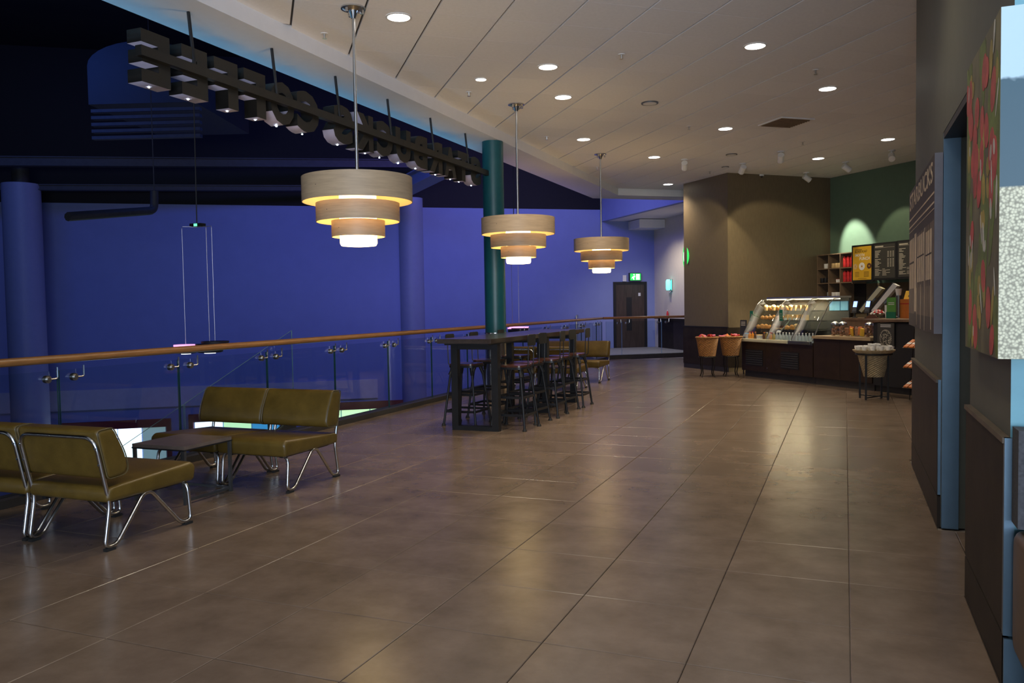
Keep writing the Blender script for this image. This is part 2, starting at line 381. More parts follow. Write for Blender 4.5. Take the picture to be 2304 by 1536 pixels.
# ================================================================== FLOOR
CZ = 4.0           # tiled ceiling
SZ = 3.85          # soffit over the balustrade
XB = -5.75         # balustrade line
G0 = Vector((-.28, 18.74, 0)); GA = math.atan2(-.727, .687)      # counter corner: local x along the green wall, local -y into the room
GU = Vector((.687, -.727, 0)); GN = Vector((-.727, -.687, 0))
def gp(u, n, z=0): return G0+GU*u+GN*n+Vector((0, 0, z))
FC = (-5.72, 20.28)                                               # corner where the balustrade turns
far_dir = Vector((.76, .65, 0)).normalized()
fl = MB(); fl.prism([(-5.84, -6), (6, -6), (6, 22), (-3.4, 22.3), (-5.84, 20.28)], -.30, -.012)
floor = struct(fl.build('floor', 'grout'), 'large format brown stone effect tiled floor')
cells = []; rest = MB(); T = .6; GAP = .003; tile_cache = {}
def tile_mesh(w, h):
    key = (round(w, 3), round(h, 3))
    if key not in tile_cache:
        b = MB(); e = .003
        x, y = w/2-GAP/2, h/2-GAP/2
        vs = [(-x, -y, -.012), (x, -y, -.012), (x, y, -.012), (-x, y, -.012), (-x, -y, -.002), (x, -y, -.002), (x, y, -.002), (-x, y, -.002),
              (-x+e, -y+e, 0), (x-e, -y+e, 0), (x-e, y-e, 0), (-x+e, y-e, 0)]
        fs = [(3, 2, 1, 0)]+[(i, (i+1) % 4, 4+(i+1) % 4, 4+i) for i in range(4)]+[(4+i, 4+(i+1) % 4, 8+(i+1) % 4, 8+i) for i in range(4)]+[(8, 9, 10, 11)]
        b.add(vs, fs); tile_cache[key] = b.mesh('tile', 'tile')
    return tile_cache[key]
for i in range(-10, 11):
    for j in range(-11, 37):
        x0 = .0215+i*T; y0 = .179+j*T; x1, y1 = x0+T, y0+T
        xl = -5.66; xr = .72 if 4.4 < (y0+y1)/2 < 5.6 else .53 if 3.36 < (y0+y1)/2 < 7.8 else 6
        if y0 > 20: xl = -5.0+(y0-20)*1.1
        x0, x1 = max(x0, xl), min(x1, xr)
        if x1-x0 < .02 or y0 > 21.2: continue
        cells.append(((x0+x1)/2, (y0+y1)/2, x1-x0, y1-y0))
vis = []; oth = []
def occluded(x, y):  # behind the brown block or the counter
    d = (Vector((x, y, 0))-G0); u = d.dot(GU); n = d.dot(GN)
    return (u < -.05 and u > -1.6 and n < 2.3) or (u > -.2 and n < 2.4) or (u < -1.5 and n < .2)
for c in cells:
    q = project((c[0], c[1], 0))
    ok = inframe((c[0], c[1], 0), 150) and not occluded(c[0], c[1])
    (vis if ok else oth).append(c)
vis.sort(key=lambda c: c[0]**2+c[1]**2)
oth += vis[298:]; vis = vis[:298]
for c in vis: mobj('tile', tile_mesh(c[2], c[3]), floor, (c[0], c[1], 0))
for c in oth: rest.box(c[0]-c[2]/2+.002, c[0]+c[2]/2-.002, c[1]-c[3]/2+.002, c[1]+c[3]/2-.002, -.012, 0)
r_ = rest.build('tile_remainder', 'tile', floor); r_['kind'] = 'stuff'

# ================================================================== CEILING
cl = MB(); cl.prism([(-4.72, -6), (6, -6), (6, 24), (1.0, 23.0), (-4.72, 18.08)], CZ+.022, CZ+.3)
ceil = struct(cl.build('ceiling', 'cgrid'), 'suspended ceiling of pale square tiles')
CA = math.radians(39.2); d1 = Vector((-math.sin(CA), math.cos(CA), 0)); d2 = Vector((math.cos(CA), math.sin(CA), 0))
co = Vector((-2.03, 6.84, 0))     # a point on a dark reveal line
crest = MB(); ctv = []
for i in range(-22, 22):
    for j in range(-24, 26):
        o = co+d2*(i*T)+d1*(j*T+.03)
        g1, g2 = .010, .0015
        poly = [o+d2*g1+d1*g2, o+d2*(T-g1)+d1*g2, o+d2*(T-g1)+d1*(T-g2), o+d2*g1+d1*(T-g2)]
        poly = [(p.x, p.y) for p in poly]
        poly = clip(poly, -1, 0, 4.72); poly = clip(poly, 1, 0, 5.5); poly = clip(poly, 0, -1, 5.5)
        poly = clip(poly, -.63, .776, .776*18.08+.63*4.72-.02)
        if len(poly) < 3: continue
        cx = sum(p[0] for p in poly)/len(poly); cy = sum(p[1] for p in poly)/len(poly)
        ar = .5*abs(sum(poly[k][0]*poly[(k+1) % len(poly)][1]-poly[(k+1) % len(poly)][0]*poly[k][1] for k in range(len(poly))))
        if ar < .004: continue
        ctv.append((inframe((cx, cy, CZ), 90) and cx < 2.2 and not ((Vector((cx, cy, 0))-G0).dot(GN) < 0 or ((Vector((cx, cy, 0))-G0).dot(GU) < -.3 and (Vector((cx, cy, 0))-G0).dot(GN) < 2.3)) and not (cx > .9 and cy < 7.5), cx*cx+cy*cy, (cx, cy), poly, len(poly) == 4 and ar > .34))
ctv.sort(key=lambda c: (not c[0], c[1]))
full = None
for k, (v, dd, c, poly, isfull) in enumerate(ctv):
    if v and k < 298:
        loc = Vector((c[0], c[1], 0))
        if isfull and full: me = full
        else:
            me = MB().prism([(p[0]-c[0], p[1]-c[1]) for p in poly], CZ, CZ+.02).mesh('ceiling_tile', 'ctile')
            if isfull: full = me
        mobj('ceiling_tile', me, ceil, loc)
    else: crest.prism(poly, CZ, CZ+.02)
r_ = crest.build('ceiling_tile_remainder', 'ctile', ceil); r_['kind'] = 'stuff'
# soffit along the balcony edge, turning at the far end
i0 = Vector((-4.72, 18.08)); o0 = Vector((-5.38, 18.30))
fd = Vector((.776, .63))
so = MB()
so.prism([(-5.38, -6), (-4.72, -6), (-4.72, 18.08), (-5.38, 18.32)], SZ, CZ+.4)
so.prism([(-5.38, 18.32), (-4.72, 18.08), (i0+fd*3.2)[:], (o0+fd*3.6)[:]], SZ, CZ+.4)
struct(so.build('trim_1', 'soffit'), 'pale dropped soffit along the balcony edge')

# ================================================================== RIGHT WALL
wr = MB()
wr.box(.55, .95, 5.66, 7.75, 0, CZ)            # far length
wr.box(.951, 6, 7.35, 7.75, 0, CZ)              # return behind
wr.box(.55, .95, 4.40, 5.66, 2.42, CZ)         # over the doorway
wr.box(.55, .95, 3.38, 4.40, 0, CZ)            # near length
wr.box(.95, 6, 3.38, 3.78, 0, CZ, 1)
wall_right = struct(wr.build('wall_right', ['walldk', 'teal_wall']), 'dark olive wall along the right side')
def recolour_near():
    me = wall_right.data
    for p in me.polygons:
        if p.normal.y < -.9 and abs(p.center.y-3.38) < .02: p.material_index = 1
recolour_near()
for nm, y0, y1 in (('wainscot_panel', 5.68, 7.77), ('wainscot_panel', 3.36, 4.38)):
    b = MB(); b.box(.53, .549, y0, y1, .20, .895); b.build('wainscot_panel', 'wains', wall_right)
    b = MB(); b.box(.522, .549, y0, y1, .895, .915); b.build('ledge', 'capwood', wall_right)
b = MB(); b.box(.528, .56, 3.352, 3.378, .20, .915); b.build('panel_edge_trim', 'metal_daylit', wall_right)
b = MB(); b.box(.533, .549, 5.665, 5.68, .20, .915); b.build('panel_edge_trim', 'metal_daylit', wall_right)
b = MB(); b.box(.53, .549, 5.66, 7.77, 0, .19); struct(b.build('baseboard_right', 'wains'), 'dark skirting under the far wall panel')
b = MB(); b.box(.53, .549, 3.36, 4.38, 0, .19); b.box(.53, 4, 3.345, 3.379, 0, .19, 1); struct(b.build('baseboard_corner', ['wains', 'metal_daylit']), 'dark skirting around the near wall corner')
b = MB(); b.box(.552, .645, 5.63, 5.659, 0, 2.42); struct(b.build('trim_2', 'metal_daylit'), 'blue grey door jamb lit by daylight')
b = MB(); b.box(.72, .76, 4.40, 5.66, 0, 2.42); b.box(.552, .72, 4.401, 4.43, 0, 2.42); b.box(.552, .72, 4.43, 5.63, 2.38, 2.419)
door1 = struct(b.build('door_1', 'black'), 'black recessed door in the right wall')
b = MB(); b.tube([(.70, 5.45, .95), (.70, 5.45, 1.15)], .012); b.build('handle', 'steel', door1)

# ================================================================== BROWN AND GREEN WALLS
b = MB(); b.box(-1.60, -.02, -2.60, 3.0, 0, CZ-.001)
wall_brown = struct(b.build('wall_brown', 'brown', None, 0, G0, GA), 'brown vinyl clad wall block beside the counter')
b = MB(); b.box(-1.615, -.005, -2.625, -2.601, .10, .90); b.build('wainscot_panel', 'wains', wall_brown)
b = MB(); b.box(-.019, -.004, -2.60, -.1, .10, .90); b.build('wainscot_panel', 'wains', wall_brown)
b = MB(); b.box(-1.62, 0, -2.63, -2.601, .90, .915); b.build('ledge', 'black', wall_brown)
b = MB(); b.box(-1.61, 0, -2.615, -2.601, 0, .10); b.build('skirting', 'kerb', wall_brown)
b = MB(); b.box(-.02, 5.5, 0, .2, 0, CZ-.001)
wall_green = struct(b.build('wall_green', 'green', None, 0, G0, GA), 'dark green wall behind the counter')
b = MB(); b.box(0, 5.5, -.02, -.001, 0, 1.74); b.build('lower_panelling', 'brown', wall_green)

# ================================================================== ATRIUM
WL = Vector((-26.0, 11.8, 0)); WK = Vector((-5.75, 26.55, 0)); wd = (WK-WL).normalized(); wn = Vector((wd.y, -wd.x, 0)); wang = math.atan2(wd.y, wd.x); WLEN = (WK-WL).length
def wp(px, py):   # point of the far wall seen at a pixel -> (distance along, height)
    d = ray(px, py); t = (wn.dot(WL)-wn.dot(CP))/wn.dot(d); P = CP+d*t; return (P-WL).dot(wd), P.z
b = MB(); b.box(0, WLEN, 0, .3, -4.6, 4.42); wall_atrium = struct(b.build('wall_atrium', 'blue_wall', None, 0, WL, wang), 'tall plain atrium wall washed with blue light')
b = MB(); b.box(0, WLEN+3, 0, .3, 4.42, 8.6); struct(b.build('wall_upper', 'black_wall', None, 0, WL, wang), 'black upper wall of the atrium')
b = MB(); b.box(-30, 2, -8, 32, 8.6, 8.8); struct(b.build('ceiling_atrium', 'black_wall'), 'black atrium ceiling')
b = MB(); b.prism([(-30, -8), (-5.9, -8), (-5.9, 26), (-5.9, 30), (-30, 30)], -4.8, -4.6); struct(b.build('floor_lower', 'lowfloor'), 'dark floor of the level below')
b = MB(); b.box(-26.2, -26, -8, 12, -4.6, 8.6); struct(b.build('wall_left', 'blue_wall'), 'far left wall of the atrium')
b = MB(); b.box(-5.84, -5.70, -6, 20.3, -.5, -.012); struct(b.build('trim_3', 'soffit'), 'edge of the balcony slab')
# landing with the exit door beyond the far balustrade
b = MB(); b.prism([(-5.84, 20.32), (-3.4, 22.35), (0, 22.4), (0, 27.5), (-5.75, 26.5), (-7.75, 25.05), (-7.0, 22.4)], -.30, -.002); struct(b.build('floor_landing', 'carpet'), 'grey landing floor before the exit door')
bd = Vector((.56, -.828, 0)).normalized(); ba = math.atan2(bd.y, bd.x)
b = MB(); b.box(0, 7, 0, .2, 0, 4.4); wall_beige = struct(b.build('wall_beige', 'beige', None, 0, WK, ba), 'beige wall turning the corner beside the exit')
b = MB(); b.box(.35, 6, -.03, -.001, .0, .92); b.build('lower_panel', 'wains', wall_beige)
b = MB(); b.prism([(-7.45, 25.9), (-4.02, 21.97), (-3.3, 21.2), (0, 23), (0, 28), (-5, 28)], 4.06, 4.3)
struct(b.build('ceiling_landing', 'soffit'), 'low ceiling over the landing')
b = MB(); b.prism([(-7.55, 25.9), (-7.4, 25.98), (-3.2, 21.05), (-3.35, 20.97)], 4.05, 5.2)
struct(b.build('trim_4', 'blue_wall'), 'deep bulkhead beam over the landing')
b = MB(); t0, z0 = wp(1414, 512); t1, z1 = wp(1489, 500)
b.box(t0, t1, -.9, 0, 3.78, 4.04); struct(b.build('trim_5', 'soffit', None, 0, WL, wang), 'small boxed bulkhead above the exit door')
# exit door
tL, _ = wp(1380, 700); tR, _ = wp(1455, 700)
door2 = thing('door_2', 'dark wooden exit door below the green exit sign', 'door', WL+wd*((tL+tR)/2), wang); door2['kind'] = 'structure'; del door2['category']
hw = (tR-tL)/2
b = MB(); b.box(-hw, -hw+.09, -.03, .0, 0, 2.12); b.box(hw-.09, hw, -.03, 0, 0, 2.12); b.box(-hw+.09, hw-.09, -.03, 0, 2.03, 2.12); b.build('frame', 'black', door2)
b = MB(); b.box(-hw+.09, hw-.09, -.02, -.001, 0, 2.03); b.build('leaf', 'doorwood', door2)
b = MB(); b.box(-.13, .05, -.026, -.0205, .55, 1.62); b.build('vision_panel', 'black', door2)
b = MB(); b.box(.28, .36, -.024, -.0205, 1.66, 1.76); b.build('notice', 'white', door2)
ts, zs = wp(1427, 623)
t = thing('exit_sign', 'green lit exit sign box above the dark door', 'sign', WL+wd*ts+Vector((0, 0, zs)), wang)
b = MB(); b.box(-.20, .20, -.10, -.002, -.13, .13); b.build('box', 'caseblack', t)
b = MB(); b.box(-.18, .18, -.104, -.1005, -.11, .11); b.build('panel', 'exitgreen', t)
b = MB()
b.prism([(.02, -.09), (.14, -.09), (.14, .09), (.02, .09)], -.107, -.1045, axis='y')
b.lathe([(.022, 0), (.022, .002)], 10, (0, 0, 0)); b.v[-20:] = [(-.05+v[0], -.1045-v[2], .075+v[1]) for v in b.v[-20:]]
b.prism([(-.11, .0), (-.03, .045), (-.01, .0), (-.05, -.02), (-.04, -.09), (-.075, -.09), (-.09, -.02), (-.14, -.06)], -.107, -.1045, axis='y')
b.build('running_figure', 'whiteglow', t)
ts, zs = wp(1404, 626)
b = MB(); b.box(-.06, .06, -.05, -.002, -.1, .1); tag(b.build('wall_box', 'white', None, 0, WL+wd*ts+Vector((0, 0, zs)), wang), 'small white box on the wall left of the exit sign', 'alarm box')
# wall sconce and drink on the ledge of the beige wall
def bw(px, py, off=.0):
    nn = Vector((bd.y, -bd.x, 0)); d = ray(px, py); tt = (nn.dot(WK)-nn.dot(CP))/nn.dot(d); return CP+d*tt+nn*off
ps = bw(1511, 641)
t = thing('wall_sconce', 'turquoise lit glass sconce on the beige wall', 'wall lamp', ps, ba)
b = MB(); b.box(-.10, .10, -.03, -.002, -.18, .18); b.build('back_plate', 'steel', t)
b = MB(); b.lathe([(.055, -.16), (.075, -.1), (.075, .12), (.05, .17)], 12, (0, -.11, 0)); b.build('glass_shade', 'cyan_glow', t, 40)
b = MB(); b.tube([(0, -.03, -.18), (0, -.07, -.24), (0, -.06, -.38)], .018, 6); b.build('stem', 'steel', t)
# far columns
for k, (px0, px1, D, lab) in enumerate(((20, 98, 21.0, 'broad round atrium column at the far left against the blue wall'), (897, 957, 25.0, 'broad round atrium column between the first two pendant lamps'))):
    c = atd((px0+px1)/2, 700, D); r = (px1-px0)/2*D/FPX
    t = thing('atrium_column', lab, 'column', (c.x, c.y, -4.6), 0, 'round columns in the atrium')
    b = MB(); b.lathe([(r, 0), (r, 9.3)], 40); b.build('shaft', 'acol', t, 40)
    b = MB(); b.lathe([(r*.45, 9.3), (r*.45, 9.7)], 20); b.build('head', 'dark_steel', t, 40)
# dark services under the atrium roof
def seg(name, lab, cat, a, c, w, h, m='dark_steel'):
    b = MB(); b.bar(a, c, w, h); b.bar(Vector(a)-Vector((0, 0, h/2)), Vector(c)-Vector((0, 0, h/2)), w*1.8, .03); b.bar(Vector(a)+Vector((0, 0, h/2)), Vector(c)+Vector((0, 0, h/2)), w*1.8, .03)
    return tag(b.build(name, m), lab, cat)
seg('steel_beam', 'long dark steel roof beam running above the blue wall', 'beam', atd(-150, 362, 19.4), atd(960, 369, 23.6), .14, .20)
seg('steel_beam', 'lower dark steel beam just over the top of the blue wall', 'beam', atd(-150, 421, 20.2), atd(900, 424, 24), .12, .12)
seg('steel_beam', 'short slanting beam rising from the head of the second atrium column', 'beam', atd(872, 440, 23.6), atd(1000, 375, 21.0), .3, .35, 'acol')
b = MB(); c = atd(318, 232, 16)
arch = [(-1.05, 0), (1.05, 0), (1.05, .75)]+[(1.05*math.cos(a), .75+.45*math.sin(a)) for a in [PI*k/14 for k in range(1, 14)]]+[(-1.05, .75)]
b.prism(arch, 0, 3.0, axis='y')
t = thing('air_duct', 'big grey round shouldered duct under the black atrium roof', 'duct', c, .35)
b.build('casing', 'duct', t, 30)
for k in range(5):
    b = MB(); b.box(-1.0, 1.15, -.02-.0*k, .10, -.16-.13*k, -.10-.13*k); b.build('louvre', 'dark_steel', t)
t = thing('hanging_pipes', 'pair of black pipes hung below the atrium beams', 'pipe', atd(345, 455, 15))
o = atd(345, 455, 15)
for k, (r, y0, y1) in enumerate(((.07, 488, 474), (.03, 481, 468))):
    b = MB(); b.tube(fillet([atd(152, y0, 13.2)-o, atd(347, y1, 15)-o, atd(347, 430, 15)-o], .12), r, 8); b.build('pipe', 'dark_steel', t, 50)
b = MB(); q = atd(347, 430, 15)-o; b.tube([q, (q.x, q.y, 8.6-o.z)], .010, 6); b.build('hanger_rod', 'dark_steel', t)
# shop fronts on the level below
def shopfront(px0, px1, py, lab, cols):
    tA, zA = wp(px0, py[0]); tB, zB = wp(px1, py[1]); z = (zA+zB)/2; w = tB-tA
    t = thing('shop_front', lab, 'shop front', WL+wd*tA+Vector((0, 0, -4.6)), wang); z += 4.6
    b = MB(); b.box(0, w, -.12, -.003, z-.22, z); b.box(0, .12, -.12, -.003, 0, z-.22); b.box(w-.12, w, -.12, -.003, 0, z-.22); b.build('frame', 'redframe', t)
    n = len(cols)
    for k, cname in enumerate(cols):
        a = .14+(w-.28)*k/n; e = .14+(w-.28)*(k+1)/n
        b = MB(); b.box(a+.02, e-.02, -.06, -.004, z-1.9, z-.24); b.build('lit_panel', cname, t)
    return t
M['shopwhite'] = mat('shop_white', (1, 1, 1), .5, emit=(.85, .95, 1), estr=2.0, noise=.02)
M['shopdim'] = mat('shop_dim', (.5, .6, .6), .5, emit=(.35, .5, .5), estr=.55, noise=.02)
M['shopgreen'] = mat('shop_green', (.8, 1, .6), .5, emit=(.62, .95, .5), estr=1.3, noise=.02)
M['shopblue'] = mat('shop_blue', (.1, .4, .7), .5, emit=(.05, .32, .6), estr=1.0, noise=.02)
shopfront(140, 385, (958, 934), 'red framed shop front with a bright white screen seen through the glass', ['shopdim', 'shopwhite', 'shopwhite', 'shopdim'])
shopfront(425, 640, (936, 918), 'red framed shop front with coloured screens behind the bench', ['shopwhite', 'shopgreen', 'shopblue'])
shopfront(690, 906, (911, 896), 'red framed shop front with pale green lit panels beside the bench', ['shopgreen', 'shopgreen', 'shopgreen'])
b = MB(); b.box(0, WLEN-9, -.06, 0, -1.28, -.72); b.build('lilac_band', 'lilac', wall_atrium)
# hanging triple lamps in the atrium
def cable_lamp(D, pts, can, lab):
    o = atd(can[0], can[1], D); t = thing('cable_lamp', lab, 'hanging lamp', o, 0, 'cable hung disc lamps in the atrium')
    k = D/FPX
    b = MB(); b.box(-14*k, 18*k, -.05, .05, -.02, .025); b.build('ceiling_bar', 'blackmetal', t)
    b = MB(); b.box(-1*k, 8*k, -.055, -.0505, -.015, .02); b.build('indicator', 'greenglow', t)
    b = MB(); b.tube([(0, 0, .02), (.03, .0, 3.0)], .008, 6); b.build('supply_cable', 'dark_steel', t)
    for (px, py, w, m) in pts:
        q = atd(px, py, D)-o
        a = MB(); a.tube([(0, 0, -.02), (q.x, q.y*.9, -.02), (q.x, q.y, -.05), (q.x, q.y, q.z+.02)], .0045, 5); a.build('cable', 'wire', t)
        r = w/2*k
        a = MB(); a.lathe([(r, q.z-.012), (r*1.0, q.z+.012)], 28, (q.x, q.y, 0)); a.build('disc', m, t, 40)
        a = MB(); a.lathe([(r*.78, q.z-.11), (r*.90, q.z-.10), (r*.95, q.z-.013)], 28, (q.x, q.y, 0)); a.build('shade', 'shade_dark', t, 40)
        a = MB(); a.lathe([(r*.4, q.z-.122), (r*.4, q.z-.111)], 20, (q.x, q.y, 0)); a.build('lamp_lens', 'whiteglow', t, 40)
cable_lamp(11.5, [(418, 777, 52, 'pinkglow'), (472, 775, 62, 'shade_dark'), (484, 769, 60, 'shade_dark')], (443, 507), 'three disc lamps on long wires left of the first pendant')
cable_lamp(17.0, [(1153, 738, 22, 'pinkglow'), (1168, 736, 44, 'pinkglow')], (1156, 551), 'disc lamps on long wires seen past the teal column')

# ================================================================== BALUSTRADES
def clamp(par, x, y, z, sgn, ax):   # ax: unit vector along the rail; room side is -normal
    b = MB(); nx = Vector((ax.y, -ax.x, 0)); P = Vector((x, y, z))
    for k in (1,):
        a = P+nx*.012; c = P+nx*.045
        b.tube([a, c], .030, 12); b.tube([c, c+nx*.012], .018, 10)
    q = P+nx*.05
    b.tube(fillet([q, q+ax*.075*sgn, q+ax*.075*sgn+Vector((0, 0, .09))], .02), .007, 6)
    return b.build('rail_bracket', 'steel', par, 40)
t = thing('glass_balustrade', 'long glass balcony balustrade with round oak handrail', 'balustrade', (XB, 8, 0))
L0 = Vector((XB, 8, 0))
ys = [4.63+1.26*k for k in range(-6, 13)]
ys = [y for y in ys if y < 20.0]+[20.26]
for a_, c_ in zip(ys[:-1], ys[1:]):
    b = MB(); b.box(-.008, .008, a_+.008-8, c_-.008-8, .06, .965)
    b.mi = [0, 1, 1, 1, 0, 0]
    b.build('glass_panel', ['glass', 'edge'], t)
for y in ys[:-1]:
    for s in (-1, 1):
        clamp(t, 0, y-8+s*.12, .905, 1, Vector((0, 1, 0)))
b = MB(); b.tube([(0, ys[0]-8, 1.055), (0, 20.26-8, 1.055)], .032, 16); b.build('handrail', 'handrail', t, 50)
b = MB(); b.box(-.09, .09, ys[0]-8, 20.26-8, .0, .06); b.build('kerb', 'kerb', t)
# far return
FO = Vector((XB, 20.28, 0)); fa = math.atan2(far_dir.y, far_dir.x)
t = thing('glass_balustrade', 'far glass balustrade in front of the exit door landing', 'balustrade', FO, fa)
for a_, c_ in ((.10, .55), (.55, 1.7), (1.7, 2.95), (2.95, 4.0)):
    b = MB(); b.box(a_+.008, c_-.008, -.008, .008, .10, .965); b.mi = [1, 1, 0, 0, 1, 1]; b.build('glass_panel', ['glass', 'edgel'], t)
    for s in (-1, 1): clamp(t, c_+s*.12, 0, .92, 1, Vector((1, 0, 0)))
b = MB(); b.tube([(.03, 0, 1.055), (4.0, 0, 1.055)], .032, 16); b.build('handrail', 'handrail', t, 50)
b = MB(); b.box(.13, 4, -.09, .09, 0, .10); b.build('kerb', 'kerb', t)
# landing edge rail (steel) behind
p0 = Vector((-7.15, 22.5, 0)); p1 = Vector((-7.9, 25.0, 0))
t = thing('glass_balustrade', 'short steel railed glass balustrade at the landing edge', 'balustrade', p0, math.atan2(p1.y-p0.y, p1.x-p0.x)); ll = (p1-p0).length
b = MB(); b.box(0, ll, -.007, .007, 0, .98); b.build('glass_panel', 'glass', t)
b = MB(); b.tube([(0, 0, 0), (0, 0, 1.08), (ll, 0, 1.08)], .022, 8); b.build('handrail', 'steel', t, 50)
# stair glass just outside the balcony
t = thing('stair_balustrade', 'sloping glass side of the stair going down outside the balcony', 'balustrade', (-6.25, 8, -2.9))
for (ya, yb) in ((8.25, 6.47), (6.45, 4.2), (4.18, 1.5)):
    za = .24+(ya-5.87)*.386; zb = .24+(yb-5.87)*.386
    b = MB(); b.prism([(ya-8, za+2.9-1.05), (ya-8, za+2.9), (yb-8, zb+2.9), (yb-8, zb+2.9-1.05)], -.006, .006, axis='x'); b.mi = [0, 0]+[1]*4
    b.build('glass_panel', ['glass', 'edgel'], t)
b = MB(); b.prism([(.25, 2.90), (.25, 2.76), (-12.4, -1.70+.05), (-12.4, -1.70)], -.03, .03, axis='x'); b.v = [(v[0], v[1], 2.9+.24+(v[1]+8-5.87)*.386-1.05-(.14 if k % 4 in (1, 3) and False else 0)+(-.16 if k % 4 in (1, 2) else 0)) for k, v in enumerate(b.v)]; b.build('stringer', 'dark_steel', t)

# ================================================================== TEAL COLUMN
t = thing('round_column', 'slim teal round column with a steel sleeve behind the bar table', 'column', (-4.86, 11.32, 0))
b = MB(); b.lathe([(.157, 1.02), (.157, SZ-.001)], 40); b.build('shaft', 'teal', t, 40)
b = MB(); b.lathe([(.163, 0), (.163, 1.0)], 40); b.build('sleeve', 'sleeve', t, 40)
b = MB(); b.lathe([(.170, 1.0), (.170, 1.02)], 40); b.build('collar', 'chrome', t, 40)

# ================================================================== LOUNGE CHAIRS
def make_chair():
    t = thing('lounge_chair', 'x', 'chair', (0, 0, 0), 0, 'olive leather lounge chairs')
    h = .315; x = h
    side = [(x, -.045, .685), (x, .045, .275), (x, .00, .022), (x, .085, .022), (x, .30, .285), (x, .36, .285), (x, .60, .022), (x, .69, .022), (x, .665, .285)]
    rad = [.09, .05, .05, .06, .05, .05, .05, .06, .07]
    path = side+[(-p[0], p[1], p[2]) for p in reversed(side)]
    rr = rad+list(reversed(rad))
    b = MB(); b.tube(fillet(path, rr, 6, True), .0125, 10, True); b.build('tube_frame', 'chrome', t, 60)
    for y in (.03, .655):
        for s in (-1, 1):
            f = MB(); f.box(s*x-.016, s*x+.016, y-.03, y+.035, 0, .016); f.build('foot_pad', 'rubber', t)
    for s in (-1, 1):   # rails carrying the seat
        b = MB(); b.bar((s*.24, .05, .275), (s*.24, .66, .275), .03, .02); b.build('seat_rail', 'blackmetal', t)
    prof = fillet([(.015, .285, 0), (.72, .285, 0), (.735, .385, 0), (.70, .415, 0), (.02, .375, 0)], [.03, .02, .05, .05, .04], 4, True)
    b = MB(); b.pad([(p.x, p.y) for p in prof], -.335, .335, .03); b.build('seat', 'leather', t, 50)
    prof = fillet([(.025, .425, 0), (.185, .435, 0), (.165, .56, 0), (.075, .735, 0), (-.045, .725, 0)], [.03, .06, .08, .03, .03], 5, True)
    b = MB(); b.pad([(p.x, p.y) for p in prof], -.335, .335, .028); bk = b.build('backrest', 'leather', t, 50)
    for s in (-1, 1):
        w = MB(); q = [(s*.330, p.x*.985+.002, .58+(p.y-.58)*.985) for p in prof]; w.tube(q, .004, 5, True); w.build('seam', 'welt', bk, 50)
        for z in (.52, .62):
            yb = .045-(z-.275)*.09/.41
            v = MB(); v.tube([(s*x, yb-.016, z), (s*x, yb-.008, z)], .007, 8); v.build('screw', 'chrome', bk)
    return t
chair = make_chair()
spots = [((-4.37, 3.53), 0, 'olive leather lounge chair nearest the camera, its back turned and right side in full view'),
         ((-5.055, 3.53), 0, 'olive leather lounge chair cut by the left edge of the picture'),
         ((-4.29, 5.83), PI, 'olive leather lounge chair facing the camera, right half of the pair before the glass'),
         ((-4.97, 5.83), PI, 'olive leather lounge chair facing the camera, left half of the pair behind the side table'),
         ((-4.40, 12.72), 0, 'olive leather lounge chair behind the stools with its tube back turned to us'),
         ((-5.09, 12.72), 0, 'olive leather lounge chair mostly hidden behind the bar table and column'),
         ((-4.40, 14.86), PI, 'olive leather lounge chair facing us beyond the end of the bar table'),
         ((-5.09, 14.86), PI, 'olive leather lounge chair facing us deep behind the bar table beside the rail')]
for k, ((x, y), rz, lab) in enumerate(spots):
    o = chair if k == 0 else dup(chair, (0, 0, 0))
    o.location = (x, y, 0); o.rotation_euler = (0, 0, rz); o['label'] = lab
# side table
t = thing('side_table', 'low square side table with thin metal legs between the lounge chairs', 'table', (-4.70, 4.835, 0))
b = MB(); b.box(-.25, .25, -.25, .25, .405, .43); b.build('table_top', 'ttop', t)
b = MB(); b.box(-.253, .253, -.253, .253, .395, .405); b.build('apron', 'blackmetal', t)
for sx in (-1, 1):
    for sy in (-1, 1):
        b = MB(); b.box(sx*.238-.011, sx*.238+.011, sy*.238-.011, sy*.238+.011, 0, .395); b.build('leg', 'grey_metal', t)
b = MB(); b.bar((.238, -.227, .03), (.238, .227, .03), .018); b.build('stretcher', 'grey_metal', t)
b = MB(); b.bar((-.227, .238, .03), (.227, .238, .03), .018); b.build('stretcher', 'grey_metal', t)

